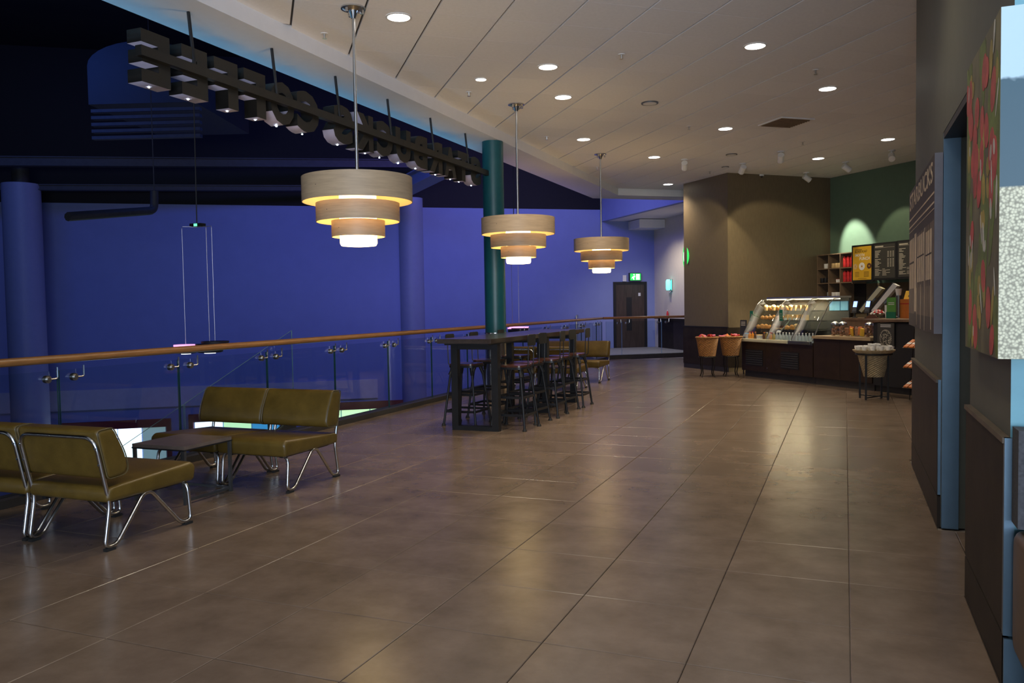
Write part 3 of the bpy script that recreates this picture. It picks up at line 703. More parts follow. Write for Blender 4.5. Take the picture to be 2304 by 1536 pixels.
# ================================================================== BAR TABLE AND STOOLS
t = thing('bar_table', 'long dark bar height table with black steel frame legs', 'table', (-3.90, 9.90, 0))
b = MB(); b.box(-.33, .33, -1.72, 1.72, 1.005, 1.055); b.build('table_top', 'bartop', t)
b = MB(); b.box(-.27, .27, -1.66, 1.66, .985, 1.005); b.build('apron', 'blackmetal', t)
for y in (-1.42, .24, 1.42):
    for s in (-1, 1):
        b = MB(); b.box(s*.25-.04, s*.25+.04, y-.04, y+.04, .0, .985); b.build('leg', 'blackmetal', t)
    b = MB(); b.box(-.21, .21, y-.04, y+.04, .0, .05); b.build('foot_rail', 'blackmetal', t)
    b = MB(); b.box(-.21, .21, y-.03, y+.03, .925, .985); b.build('top_rail', 'blackmetal', t)
def make_stool():
    t = thing('bar_stool', 'x', 'stool', (0, 0, 0), 0, 'metal bar stools around the tall table')
    # faces +y: the low back is at -y
    sq = lambda a, r: [(p.x, p.y) for p in fillet([(-a, -a, 0), (a, -a, 0), (a, a, 0), (-a, a, 0)], r, 5, True)]
    b = MB(); b.prism(sq(.165, .07), .715, .735); b.build('seat', 'seatwood', t, 30)
    b = MB(); b.prism(sq(.170, .07), .690, .7145); b.build('seat_rim', 'blackmetal', t, 30)
    for sx in (-1, 1):
        for sy in (-1, 1):
            b = MB(); b.tube([(sx*.21, sy*.21, .02), (sx*.135, sy*.135, .69)], .014, 8); b.tube([(sx*.15, sy*.15, .60), (sx*.12, sy*.12, .692)], .022, 8); lg = b.build('leg', 'blackmetal', t, 50)
            f = MB(); f.lathe([(.026, 0), (.026, .008), (.016, .03)], 10, (sx*.212, sy*.212, 0)); f.build('foot', 'rubber', lg)
    for z, names in ((.17, 4), (.37, 4)):
        a = .21-(z-.02)*.075/.67
        for p, q in (((-a, -a), (a, -a)), ((a, -a), (a, a)), ((a, a), (-a, a)), ((-a, a), (-a, -a))):
            b = MB(); b.bar((*p, z), (*q, z), .012, .026); b.build('rung', 'blackmetal', t)
    for sx in (-1, 1):
        b = MB(); b.tube(fillet([(sx*.075, -.15, .70), (sx*.075, -.205, .72), (sx*.075, -.215, 1.0)], .03), .0065, 6); b.build('back_rod', 'blackmetal', t, 50)
    sqb = [(p.x, p.y) for p in fillet([(-.105, .955, 0), (.105, .955, 0), (.105, 1.085, 0), (-.105, 1.085, 0)], .025, 4, True)]
    b = MB(); b.prism(sqb, -.228, -.215, axis='y'); b.build('backrest', 'blackmetal', t, 30)
    return t
stool = make_stool()
ords = ['nearest', 'second nearest', 'middle', 'fourth', 'farthest']
sr = [8.77, 9.26, 9.86, 10.42, 10.96]
first = True
for k, y in enumerate(sr):
    o = stool if first else dup(stool, (0, 0, 0)); first = False
    o.location = (-3.56+.02*(-1)**k, y, 0); o.rotation_euler = (0, 0, PI/2+R.uniform(-.12, .12))
    o['label'] = 'black metal bar stool on the open floor side of the table, %s of five' % ords[k]
for k, y in enumerate((8.92, 9.60, 10.52)):
    o = dup(stool, (-4.22, y, 0), -PI/2+R.uniform(-.1, .1)); o['label'] = 'black metal bar stool on the balustrade side of the table, %s of three' % ('nearest', 'middle', 'farthest')[k]

# ================================================================== PENDANTS
def make_pendant():
    t = thing('pendant_lamp', 'x', 'pendant lamp', (0, 0, 0), 0, 'tiered veneer pendant lamps')
    b = MB(); b.lathe([(.105, -.012), (.105, 0)], 24); b.lathe([(.02, -.09), (.045, -.03), (.09, -.012)], 20)
    for k in range(3):
        a = 2*PI*k/3+.4; b.box(.075*math.cos(a)-.012, .075*math.cos(a)+.012, .075*math.sin(a)-.012, .075*math.sin(a)+.012, -.055, -.012)
    b.build('canopy', 'chrome', t, 40)
    b = MB(); b.tube([(0, 0, -.02), (0, 0, -1.50)], .014, 10); b.build('rod', 'steel', t, 50)
    for (r, z0, z1) in ((.475, -1.665, -1.455), (.36, -1.835, -1.675), (.230, -1.965, -1.825)):
        n = 56; b = MB()
        prof = [(r, z0), (r, z1)]; b.lathe(prof, n, cap=False); b.lathe([(r-.006, z0), (r-.006, z1)], n, cap=False, mi=1)
        b.lathe([(r-.006, z1), (r, z1)], n, cap=False); b.lathe([(r-.006, z0), (r, z0)], n, cap=False)
        sh = b.build('shade_ring', ['veneer', 'veneer_in'], t, 40)
        for k in range(3):
            a = 2*PI*k/3+.3; c = MB(); c.tube([(.15*math.cos(a), .15*math.sin(a), (z0+z1)/2), (r*math.cos(a), r*math.sin(a), (z0+z1)/2)], .004, 5); c.build('spoke', 'chrome', sh)
    b = MB(); b.lathe([(.10, -2.045), (.150, -2.04), (.160, -2.02), (.160, -1.48), (.02, -1.475)], 32); b.build('diffuser', 'diffuser', t, 40)
    return t
pend = make_pendant()
for k, ((x, y), lab) in enumerate((((-3.93, 6.16), 'tiered veneer pendant lamp closest to the camera and largest in view'), ((-3.92, 9.92), 'middle tiered veneer pendant lamp in front of the teal column'), ((-3.91, 13.8), 'farthest tiered veneer pendant lamp, left of the exit sign'))):
    o = pend if k == 0 else dup(pend, (0, 0, 0)); o.location = (x, y, CZ-.001); o['label'] = lab

# ================================================================== SIGN
t = thing('hanging_letter_sign', 'black letter sign seen from behind, hung on rods along the soffit', 'sign', (-4.98, 7.9, SZ))
sx0 = -4.98; sy0 = 7.9
b = MB(); b.box(.06, .12, 4.72-sy0, 11.18-sy0, 3.33-SZ, 3.405-SZ); b.build('beam', 'letter', t)
for y in (5.32, 6.37, 7.40, 8.46, 9.53, 10.58):
    b = MB(); b.tube([(.066, y-sy0, 3.404-SZ), (.02, y-sy0, -.002)], .014, 8); b.build('rod', 'blackmetal', t)
lets = [('E', 4.92), ('E', 5.33), ('F', 5.70), ('F', 6.07), ('O', 6.46), ('C', 6.86), ('S', 7.47), ('K', 7.89), ('C', 8.32), ('U', 8.75), ('B', 9.18), ('R', 9.60), ('A', 10.02), ('T', 10.43), ('S', 10.84)]
lm = {}
for ch, y in lets:
    w = .29 if ch in 'EF' else .36
    if ch not in lm:
        me = text_mesh(ch, w, .40, .14, .055, 'letter')
        # facing -x, reading towards -y
        for v in me.vertices: x, yy, z = v.co; v.co = (yy, w/2-x, z)
        me.materials.append(M['letter']); me.materials.append(M['letter_lit_under'])
        bm = bmesh.new(); bm.from_mesh(me); bmesh.ops.recalc_face_normals(bm, faces=bm.faces)
        for f in bm.faces: f.material_index = 0 if (abs(f.normal.x) > .7 or f.normal.z > -.35) else 1  # down-facing faces get a paler colour standing in for light from below
        bm.to_mesh(me); bm.free(); lm[ch] = me
    o = mobj('letter', lm[ch], t, (-.012, y-sy0, 3.155-SZ))
    b = MB(); b.lathe([(.008, -.006), (.008, 0)], 8, (0, 0, 0)); b.build('led', 'led', o).location = (-.01, {'F': .09, 'K': .12, 'R': .12, 'A': .14}.get(ch, 0), -.001)

# ================================================================== CEILING FITTINGS
def make_down():
    t = thing('downlight', 'x', 'ceiling light', (0, 0, 0), 0, 'round recessed downlights')
    b = MB(); b.lathe([(.100, -.008), (.118, -.004), (.118, 0)], 28, cap=False); b.lathe([(.100, -.008), (.098, 0)], 28, cap=False); b.build('trim_ring', 'ring', t, 40)
    b = MB(); b.lathe([(.098, -.005), (.06, -.010), (.01, -.012)], 28); b.build('lens', 'lens', t, 40)
    return t
dl = make_down(); first = True
WARM = (1, .84, .63)
dpos = [((897, 38), 'round downlight near the top, right of the first pendant rod'), ((1233, 150), 'round downlight right of the small one, above the middle pendant rod'), ((1267, 218), 'round downlight just below and right of another, above the middle of the ceiling'),
        ((1313, 313), 'round downlight above and left of the farthest pendant canopy'), ((1472, 353), 'round downlight left of the ceiling spots, right of the farthest rod'), ((1503, 414), 'farthest round downlight beside the edge of the brown wall'),
        ((1699, 103), 'large round downlight high on the right of the ceiling'), ((1862, 199), 'round downlight above the ceiling vent, to its right'), ((1632, 289), 'round downlight left of the ceiling vent'),
        ((1998, 313), 'round downlight right of the vent near the green wall'), ((1841, 356), 'round downlight below the vent over the counter'), ((1082, 178), 'small bright downlight left of the others above the sign')]
for (px, lab) in dpos:
    p = onz(px[0], px[1], CZ)
    o = dl if first else dup(dl, (0, 0, 0)); first = False
    o.location = (p.x, p.y, CZ-.001); o['label'] = lab
    if px[0] == 1082: o.scale = (.6, .6, 1)
    spot('downlight_lamp', (p.x, p.y, CZ-.03), (p.x, p.y, 0), 165 if px[0] != 1082 else 50, WARM, 2.2, .9, .09)
for (x, y) in ((-2.6, 1.6), (-.4, 2.2), (-2.4, 4.2), (-.3, 5.2)):  # added lamps without fittings, out of view, to brighten the foreground
    spot('downlight_lamp', (x, y, CZ-.03), (x, y, 0), 75, WARM, 2.2, .9, .09)
# landing downlights
for x, y in ((-5.6, 24.3), (-4.6, 23.6)):
    spot('downlight_lamp', (x, y, 4.03), (x+.15, y+.3, 0), 150, (1, .88, .70), 2.0, .8, .06)
def make_sprk():
    t = thing('sprinkler', 'x', 'sprinkler', (0, 0, 0), 0, 'ceiling sprinkler heads')
    b = MB(); b.lathe([(.035, -.006), (.035, 0)], 14); b.build('rosette', 'ring', t)
    b = MB(); b.lathe([(.008, -.045), (.011, -.006)], 8); b.build('stem', 'steel', t)
    b = MB(); b.lathe([(.02, -.05), (.02, -.046)], 10); b.build('deflector', 'steel', t)
    return t
sp = make_sprk(); first = True
for px, lab in (((730, 78), 'left of the first pendant rod'), ((1055, 210), 'below the small bright downlight'), ((1398, 125), 'in the open ceiling left of the large right downlight'), ((1230, 310), 'left of the middle pendant row, near the soffit'), ((1835, 160), 'above the right downlight row'), ((1550, 287), 'left of the downlight beside the vent'), ((1806, 322), 'just under the ceiling vent'), ((1597, 388), 'in front of the brown wall top'), ((1343, 378), 'beside the farthest pendant rod')):
    p = onz(px[0], px[1]-3, CZ); o = sp if first else dup(sp, (0, 0, 0)); first = False
    o.location = (p.x, p.y, CZ-.001); o['label'] = 'small ceiling sprinkler head '+lab
for px, r, lab in (((1462, 231), .11, 'round dark rimmed ceiling speaker in the middle of the ceiling'), ((1646, 347), .10, 'flat round speaker grille close to the ceiling spots'), ((1632, 375), .07, 'small flat ceiling disc above the brown wall')):
    p = onz(px[0], px[1], CZ); t = thing('ceiling_speaker', lab, 'speaker', (p.x, p.y, CZ-.001))
    b = MB(); b.lathe([(r, -.012), (r, 0)], 24); b.build('rim', 'grey_metal', t, 40)
    b = MB(); b.lathe([(r*.8, -.014), (r*.8, -.0125)], 24); b.build('grille', 'ring', t, 40)
# square air vent
pv = [onz(x, y, CZ) for x, y in ((1715, 277), (1760, 264), (1828, 268), (1772, 287))]
pc = (pv[0]+pv[1]+pv[2]+pv[3])/4
t = thing('ceiling_vent', 'dark square louvred air vent in the tiled ceiling', 'vent', (pc.x, pc.y, CZ-.001), CA)
b = MB(); h = .28
b.box(-h, h, -h, -h+.03, -.015, 0); b.box(-h, h, h-.03, h, -.015, 0); b.box(-h, -h+.03, -h+.03, h-.03, -.015, 0); b.box(h-.03, h, -h+.03, h-.03, -.015, 0); b.build('frame', 'ring', t)
b = MB(); b.box(-h+.03, h-.03, -h+.03, h-.03, -.003, 0); b.build('backing', 'black', t)
for k in range(9):
    y = -h+.06+k*.055; b = MB(); b.prism([(y, -.004), (y+.006, -.004), (y+.035, -.02), (y+.029, -.02)], -h+.03, h-.03, axis='x'); b.build('slat', 'brown_wood', t)
# adjustable ceiling spots
def make_cspot():
    t = thing('ceiling_spotlight', 'x', 'spotlight', (0, 0, 0), 0, 'white adjustable ceiling spots')
    b = MB(); b.lathe([(.06, -.02), (.06, 0)], 20); b.build('base', 'white', t, 40)
    b = MB(); b.tube([(0, 0, -.02), (0, 0, -.07)], .012, 8); b.build('arm', 'white', t)
    b = MB(); b.tube([(0, .05, -.07), (0, -.08, -.16)], .055, 14); b.build('head', 'white', t, 50)
    return t
cs = make_cspot(); first = True
tg = {1671: (gp(-.55, 2.6, 1.2), 20), 1757: (gp(-.02, 1.5, 1.9), 42), 1814: (gp(.72, 0, 2.45), 200), 1903: (gp(2.0, .1, 2.2), 18), 2006: (gp(3.2, 1.6, 1.2), 40), 1540: (gp(-1.5, 2.7, 2.0), 38)}
for px, lab in (((1540, 358), 'pale ceiling spot left of the others'), ((1671, 367), 'white ceiling spot over the brown wall corner'), ((1757, 340), 'white ceiling spot below the ceiling vent'), ((1814, 388), 'white ceiling spot close to the green wall corner'), ((1903, 364), 'white ceiling spot over the middle of the counter'), ((2006, 338), 'white ceiling spot beside the right wall edge')):
    p = onz(px[0], px[1], CZ); o = cs if first else dup(cs, (0, 0, 0)); first = False
    tp, pw = tg[px[0]]; dv = tp-p
    o.location = (p.x, p.y, CZ-.001); o.rotation_euler = (0, 0, math.atan2(dv.y, dv.x)+PI/2); o['label'] = lab
    dn = dv.normalized()
    spot('ceiling_spot_lamp', p+Vector((0, 0, -.16))+dn*.13, tp, pw*2.2, (1, .86, .55) if px[0] != 1814 else (1, .95, .75), 1.05 if px[0] != 1814 else .66, .25 if px[0] != 1814 else .6, .03)
p = onz(1711, 393, CZ); t = thing('dome_camera', 'tiny dome camera at the top of the brown wall', 'camera', (p.x, p.y, CZ-.001))
b = MB(); b.lathe([(.07, -.03), (.07, 0)], 16); b.build('base', 'white', t); b = MB(); b.lathe([(.01, -.085), (.04, -.07), (.055, -.031)], 16); b.build('dome', 'black', t, 40)
# round lit wall sign seen on edge
t = thing('round_wall_sign', 'green lit round sign seen edge on at the brown wall end', 'sign', gp(-1.64, 2.50, 2.43), math.radians(22))
b = MB(); b.tube([(-.035, 0, 0), (.035, 0, 0)], .26, 32); b.build('case', 'exitgreen', t, 40)
b = MB(); b.tube([(-.042, 0, 0), (-.036, 0, 0)], .15, 24); b.build('emblem', 'whiteglow', t, 40)

# ================================================================== ART ON THE RIGHT WALL
t = thing('storefront_canvas', 'sepia photo canvas of an old shop front on the right wall', 'picture', (.55, 6.69, 1.2))
ya, yb = 5.63-6.69, 7.75-6.69
b = MB(); b.box(-.046, -.001, ya, yb, 0, 1.10); b.mi = [0, 0, 1, 1, 0, 0]; b.build('canvas', ['sepia', 'canvas_edge'], t)
me = text_mesh('STARBUCKS', 1.92, .13, .001, .012, 'lettering')
for v in me.vertices: x, yy, z = v.co; v.co = (-.0475+yy, .97-x, .94+z)
me.materials.append(M['sepia_lt']); mobj('lettering', me, t)
def flat(name, m, rects, x=-.0468):
    b = MB()
    for (y0, y1, z0, z1) in rects: b.box(x, x+.0006, y0, y1, z0, z1)
    return b.build(name, m, t)
flat('printed_wall', 'sepia_mid', [(ya+.02, yb-.02, .10, .70)])
flat('printed_cornice', 'sepia_lt', [(ya+.01, yb-.01, .86, .872), (ya+.01, yb-.01, .80, .812), (ya+.01, yb-.01, .765, .77)], -.0474)
flat('printed_windows', 'sepia_lt', [(.55, .98, .30, .70), (.30, .48, .12, .72), (-.35, .20, .34, .68), (-.9, -.5, .34, .66)], -.0474)
flat('printed_mullions', 'sepia', [(y, y+.02, .30, .70) for y in (.65, .77, .88, -.1, .05, -.25, -.62, -.78)]+[(.55, .98, .5, .515), (-.35, .2, .52, .53), (-.9, -.5, .5, .51)]+[(.30, .48, .0, .11)], -.0480)
flat('printed_pavement', 'sepia_lt', [(-.9, -.86, .02, .60), (.24, .26, .02, .30), (-.42, -.40, 0, .7), (-.12, -.09, 0, .32)], -.0480)
# cherries wrap with bean field
t = thing('cherry_canvas', 'large corner canvas with red coffee cherries and a bean drying field', 'picture', (.55, 3.75, 1.2))
b = MB(); b.box(-.05, -.001, -.3715, 4.17-3.75, 0, 1.22); b.box(-.0506, -.0501, -.431, -.3715, 0, 1.22); b.build('cherry_print', 'leafdk', t)
b = MB(); b.box(-.05, 1.2, -.06, -.001, 0, 1.22); q = b.build('field_print', 'field', t, 0, (0, 3.38-3.75-.0, 0)); q.location = (0, -.371, 0)
RC = random.Random(3)
def ell(b, y, z, ry, rz, x, tilt=0):
    n = 12; vs = []
    for k in range(n):
        a = 2*PI*k/n; p = ry*math.cos(a); q_ = rz*math.sin(a)*(1 if q_s else 1); vs.append((y+p*math.cos(tilt)-q_*math.sin(tilt), z+p*math.sin(tilt)+q_*math.cos(tilt)))
    vs = [(min(.415, max(-.425, v[0])), min(1.215, max(.005, v[1]))) for v in vs]
    b.prism(vs, x, x+.0006, axis='x')
q_s = True
sets = [('printed_leaf', 'leaf', 34, (.03, .07), (.08, .22), -.0510), ('printed_bud', 'leafy', 22, (.022, .04), (.035, .08), -.0514), ('printed_cherry', 'cherry', 26, (.045, .065), (.055, .085), -.0518), ('printed_highlight', 'petal', 22, (.008, .022), (.02, .07), -.0523)]
for nm, mm, cnt, ra, rb, x in sets:
    for k in range(cnt):
        b = MB(); z = RC.uniform(.04, 1.18)
        if nm == 'printed_cherry': z = RC.choice([RC.uniform(.65, 1.1), RC.uniform(.03, .42), RC.uniform(.03, 1.1)])
        ell(b, RC.uniform(-.40, .39), z, RC.uniform(*ra), RC.uniform(*rb), x-k*.000005, RC.uniform(-.5, .5)); b.build(nm, mm, t)
# booth seat at the right edge of the picture
t = thing('booth_bench', 'charcoal backed booth bench just entering at the right edge', 'bench', (1.4, 3.05, 0))
b = MB(); b.box(-.85, 1.5, .18, .29, .62, .96); b.build('backrest', 'fabric', t)
b = MB(); b.pad(rect_round(-.3, .285, .16, .60, .05), -.85, 1.5, .03); b.build('seat', 'tan', t, 40)
b = MB(); b.box(-.8, 1.45, -.25, .25, 0, .159); b.build('plinth', 'black', t)

# ================================================================== COUNTER (local: x along u, y=0 green wall, -y towards the room)
def gthing(name, lab, cat, u, n, z=0, rz=0, group=None): return thing(name, lab, cat, gp(u, n, z), GA+rz, group)
# display case
t = gthing('pastry_display_case', 'curved glass pastry display case with dark wooden base', 'display case', .82, 2.9)
Wc = 1.92
b = MB(); b.box(0, Wc, .0, .85, .12, .66); b.build('base_cabinet', 'wood_case', t)
b = MB(); b.box(.02, Wc, .06, .80, 0, .12); b.build('plinth', 'kerb', t)
for x0, x1 in ((.12, .62), (1.12, 1.58)):
    b = MB(); b.box(x0, x1, -.008, -.001, .22, .52); g = b.build('vent_grille', 'black', t)
    for k in range(7):
        c = MB(); c.box(x0+.01, x1-.01, -.016, -.0085, .24+k*.04, .255+k*.04); c.build('slat', 'grey_metal' if 0 else 'dark_steel', g)
for x in (.68, 1.33): b = MB(); b.box(x, x+.006, -.004, -.001, .14, .65); b.build('door_gap', 'black', t)
b = MB(); b.tube([(.75, -.002, .20), (.75, -.014, .20)], .012, 8); b.build('lock', 'steel', t)
for x0, x1, m_ in ((.02, .76, 'cream'), (.78, 1.32, 'cream'), (1.35, 1.90, 'grey_metal')):
    b = MB(); b.pad(rect_round(-.05, .0, .665, .725, .015), x0, x1, .006); b.build('front_rail', m_, t, 40)
b = MB(); b.box(.01, Wc-.01, .0, .84, .66, .70); b.build('deck', 'steel', t)
def gface(prof, x0, x1, name='glass_front'):
    b = MB(); n = len(prof)
    th = .006
    vs = [(x, p[0], p[1]) for x in (x0, x1) for p in prof]
    b.add(vs, [(i, i+1, n+i+1, n+i) for i in range(n-1)])
    o = b.build(name, 'cglass', t, 40)
    md = o.modifiers.new('th', 'SOLIDIFY'); md.thickness = th; return o
M['cglass'] = glass('case_glass', (.97, .985, .98), 1.0)
prof = [(-.0, .73), (.10, .92), (.22, 1.14), (.36, 1.36), (.46, 1.445), (.60, 1.46)]
for x0, x1 in ((.01, .70), (.72, 1.36), (1.40, 1.905)): gface(prof, x0, x1)
for x in (.004, .71, 1.38, 1.914):
    b = MB(); b.prism([(p[0], p[1]) for p in prof]+[(.82, 1.46), (.82, .71), (0, .71)], x-.003, x+.003, axis='x'); b.build('glass_side', 'cglass', t)
    b = MB(); b.tube([(x, p[0], p[1]) for p in prof], .008, 6); b.build('glass_edge', 'steel', t)
for x0, x1 in ((.0, 1.38), (1.39, 1.915)):
    b = MB(); b.box(x0, x1, .58, .84, 1.46, 1.49); b.build('top_shelf', 'steel', t)
b = MB(); b.box(.02, Wc-.02, .80, .83, .71, 1.455); b.build('back_panel', 'caseblack', t)
b = MB(); b.box(1.45, 1.70, .785, .799, 1.24, 1.40); b.build('backlit_window', 'tank', t)
b = MB(); b.box(1.72, 1.89, .785, .799, 1.24, 1.40); b.build('backlit_window', 'tank', t)
for x0, x1 in ((.04, 1.34), (1.42, 1.89)):
    b = MB(); b.box(x0, x1, .55, .62, 1.435, 1.455); b.build('case_lamp', 'caselight', t)
    for z, y0 in ((.90, .22), (1.07, .32), (1.24, .42)):
        b = MB(); b.box(x0, x1, y0, .79, z-.012, z); b.build('shelf', 'cglass', t)
area('display_case_lamp', gp(1.5, 2.33, 1.43), gp(1.5, 2.45, .7), 1.2, .06, 28, (1, .80, .5))
area('display_case_lamp', gp(2.5, 2.33, 1.43), gp(2.5, 2.45, .7), .5, .06, 2.5, (1, .85, .6))
# pastries
def croissant():
    b = MB(); 
    for k in range(7):
        a = -1.1+2.2*k/6; r = .018+.017*math.cos(a*1.2); b.ellipsoid((.05*math.sin(a), -.03*math.cos(a)+.03, r), .017, r*.95, r, 8, 5)
    return b.mesh('croissant', 'pastry', 40)
def muffin():
    b = MB(); b.lathe([(.025, 0), (.034, .04)], 12); b.lathe([(.034, .04), (.043, .048), (.036, .07), (.012, .083)], 12); return b.mesh('muffin', 'pastry2', 40)
def roll():
    b = MB(); b.ellipsoid((0, 0, .027), .05, .033, .027, 12, 6); b.ellipsoid((.0, 0, .032), .03, .026, .026, 8, 5); return b.mesh('bread_roll', 'pastry', 40)
def slice_():
    b = MB(); b.prism([(-.04, -.03), (.04, -.03), (0, .05)], 0, .02); b.prism([(-.04, -.03), (.04, -.03), (0, .05)], .021, .05, 1); return b.mesh('cake_slice', ['pastry2', 'choc'], 0)
def packed():
    b = MB(); b.prism([(-.045, 0), (.045, 0), (.045, .075), (-.02, .075)], -.03, .03, axis='y'); b.box(-.046, .046, -.032, -.0305, .0, .03, 1); return b.mesh('sandwich_pack', ['pastry2', 'white'], 0)
km = [croissant(), muffin(), roll(), slice_(), packed()]
kn = ['croissant', 'muffin', 'bread_roll', 'cake_slice', 'sandwich_pack']
rows = [('top', 1.24, .50, [1, 0, 1, 0, 1, 0]), ('middle', 1.07, .42, [2, 2, 2, 0, 2, 2]), ('bottom', .90, .32, [2, 0, 0, 2, 0, 3])]
for nm, z, y, kinds in rows:
    for k, kd in enumerate(kinds):
        o = mobj(kn[kd], km[kd], None, gp(.82+.08+k*.112, 2.9-y, z), GA+R.uniform(-.15, .15)); o.scale = (1, 1.2, 1.35); tag(o, 'golden %s, %s from the left on the %s shelf of the left case section' % (kn[kd].replace('_', ' '), ORD[k], nm), 'pastry', '%ss on the %s left shelf' % (kn[kd], nm))
    kinds2 = {'top': [1, 4, 4, 4], 'middle': [4, 4, 4, 4, 4], 'bottom': [3, 2, 0, 1]}[nm]
    for k, kd in enumerate(kinds2):
        o = mobj(kn[kd], km[kd], None, gp(.82+.78+k*.12, 2.9-y, z), GA+R.uniform(-.2, .2)); o.scale = (1.1, 1.2, 1.3); tag(o, '%s, %s from the left on the %s shelf of the middle case section' % (kn[kd].replace('_', ' '), ORD[k], nm), 'food', '%ss on the %s middle shelf' % (kn[kd], nm))
# bottles in the well
def bottle_mesh(nm, body, cap, r=.03, h=.15):
    b = MB(); b.lathe([(r*.9, 0), (r, .01), (r, h*.62), (r*.45, h*.82), (r*.4, h*.9)], 12); b.lathe([(r*.48, h*.9), (r*.48, h)], 10, mi=1); return b.mesh(nm, [body, cap], 40)
def cup_mesh(nm, body, lid, r=.036, h=.12):
    b = MB(); b.lathe([(r*.75, 0), (r, h*.9)], 14); b.lathe([(r*1.08, h*.9), (r*1.08, h*.94), (r*.8, h)], 14, mi=1); return b.mesh(nm, [body, lid], 40)
bm_ = [('drink_cup', cup_mesh('drink_cup', 'white', 'bluelid'), 'white drink cup with blue lid'), ('juice_bottle', bottle_mesh('juice_bottle', 'orangejuice', 'red'), 'orange juice bottle with red cap'), ('smoothie_bottle', bottle_mesh('smoothie_bottle', 'choc', 'orange'), 'dark smoothie bottle'), ('yogurt_pot', cup_mesh('yogurt_pot', 'paper', 'pastry2', .036, .10), 'pale yogurt pot'), ('green_juice', bottle_mesh('green_juice', 'leafy', 'white'), 'yellow green juice bottle'), ('water_bottle', bottle_mesh('water_bottle', 'bottle', 'white', .028, .16), 'clear water bottle')]
seq = [0, 1, 1, 2, 3, 3, 2, 4, 1, 4, 5, 5, 5, 5, 5, 5, 5, 5, 5, 5, 5, 5]
x = .06
for k, kd in enumerate(seq):
    nm, me, lab = bm_[kd]
    mobj_ = mobj(nm, me, None, gp(.82+x, 2.9-.07, .70), GA); tag(mobj_, lab+', %s from the left in the case' % nth(lab), 'bottle' if 'bottle' in nm or 'juice' in nm else 'cup', nm.replace('_', ' ')+'s in the case front row')
    x += .084
    if abs(x-.70) < .04: x = .75
    if abs(x-1.38) < .04: x = 1.43
# hanging green tags
for (u_, n_, z_, lab) in ((.80, 2.66, 1.14, 'green paper tag on the left glass end of the display case'), (1.74, 2.735, 1.16, 'green paper tag on the middle of the display case glass')):
    t2 = gthing('price_tag', lab, 'tag', u_, n_, z_)
    b = MB(); b.box(-.045, .045, -.004, 0, -.10, .10); b.build('card', 'darkgreen', t2)
    b = MB(); 
    for k in range(4): b.box(-.02, .02, -.0055, -.0045, -.06+k*.03, -.05+k*.03)
    b.build('print', 'ink', t2)
t2 = gthing('serving_tongs', 'steel scoop leaning inside the pastry display case', 'scoop', 1.70, 2.62, .86)
b = MB(); b.tube([(-.08, -.03, 0), (.0, .08, .16), (.03, .12, .26)], .016, 8); b.build('handle', 'steel', t2, 40)
b = MB(); b.ellipsoid((-.10, -.05, .0), .05, .04, .025, 10, 6); b.build('bowl', 'white', t2, 40)
# little black sign on the case end
t2 = gthing('counter_card', 'small black card sign behind the wicker baskets', 'sign', .50, 2.62, .0)
b = MB(); b.prism([(-.10, .78), (.10, .78), (.11, 1.06), (-.09, 1.06)], -.01, 0, axis='y'); b.build('card', 'slate', t2)
b = MB()
for k in range(3): b.box(-.06, .07, -.0125, -.0105, .95+k*.03, .968+k*.03)
b.build('print', 'ink', t2)
b = MB(); b.box(-.012, .012, -.009, .003, 0, .779); b.build('post', 'iron', t2)
# low counter
t = gthing('low_counter', 'low dark counter with pale wooden top beside the display case', 'counter', 2.76, 2.9)
b = MB(); b.box(0, 1.28, 0, .54, .12, .78); b.build('body', 'wood_case', t)
b = MB(); b.box(0, 1.28, .05, .5, 0, .12); b.build('plinth', 'kerb', t)
b = MB(); b.box(0, 1.285, -.04, .54, .78, .825); b.build('counter_top', 'wood_top', t)
b = MB(); b.box(.60, .605, -.003, -.0005, .14, .77); b.build('door_gap', 'black', t)
# jars and snacks
def jar(u_, kind, lab):
    t2 = gthing('snack_jar', lab, 'jar', u_, 2.73, .826)
    if kind == 'jar':
        b = MB(); b.lathe([(.07, 0), (.075, .01), (.075, .17), (.06, .19)], 16); b.build('jar_body', 'cglass', t2, 40)
        b = MB()
        for k in range(14): a = R.uniform(0, 6.28); b.box(.035*math.cos(a)-.02, .035*math.cos(a)+.02, .035*math.sin(a)-.02, .035*math.sin(a)+.02, .005+k*.011, .03+k*.011)
        c_ = b.build('packets', 'bag', t2); c_['kind'] = 'stuff'
        b = MB(); b.lathe([(.064, .19), (.064, .215), (.02, .24)], 16); b.build('lid', 'steel', t2, 40)
    else:
        b = MB(); b.box(-.09, .09, -.06, .06, 0, .006); b.box(-.09, .09, -.06, -.055, .006, .11); b.box(-.09, .09, .055, .06, .006, .11); b.box(-.09, -.085, -.055, .055, .006, .11); b.box(.085, .09, -.055, .055, .006, .11); b.build('tray', 'cglass', t2)
        for k in range(6):
            b = MB(); b.pad(rect_round(-.012, .012, 0, .13, .008), -.035, .035, .008); o = b.build('packet', ['bag', 'orange', 'yellow', 'red', 'bag', 'choc'][k], t2, 40); o.location = (-.05+.05*(k % 3), -.03+.045*(k//3), .012+.02*(k % 2)); o.rotation_euler = (R.uniform(-.25, .25), R.uniform(-.25, .25), R.uniform(-.6, .6))
for u_, kind, lab in ((3.08, 'jar', 'leftmost snack jar on the pale wooden counter'), (3.25, 'jar', 'second snack jar from the left on the wooden counter'), (3.44, 'tray', 'clear tray of snack packets left of centre on the wooden counter'), (3.64, 'tray', 'clear tray of snack packets right of centre on the wooden counter'), (3.81, 'jar', 'steel lidded snack jar at the right of the wooden counter'), (3.965, 'jar', 'last snack jar by the black counter panel')): jar(u_, kind, lab)
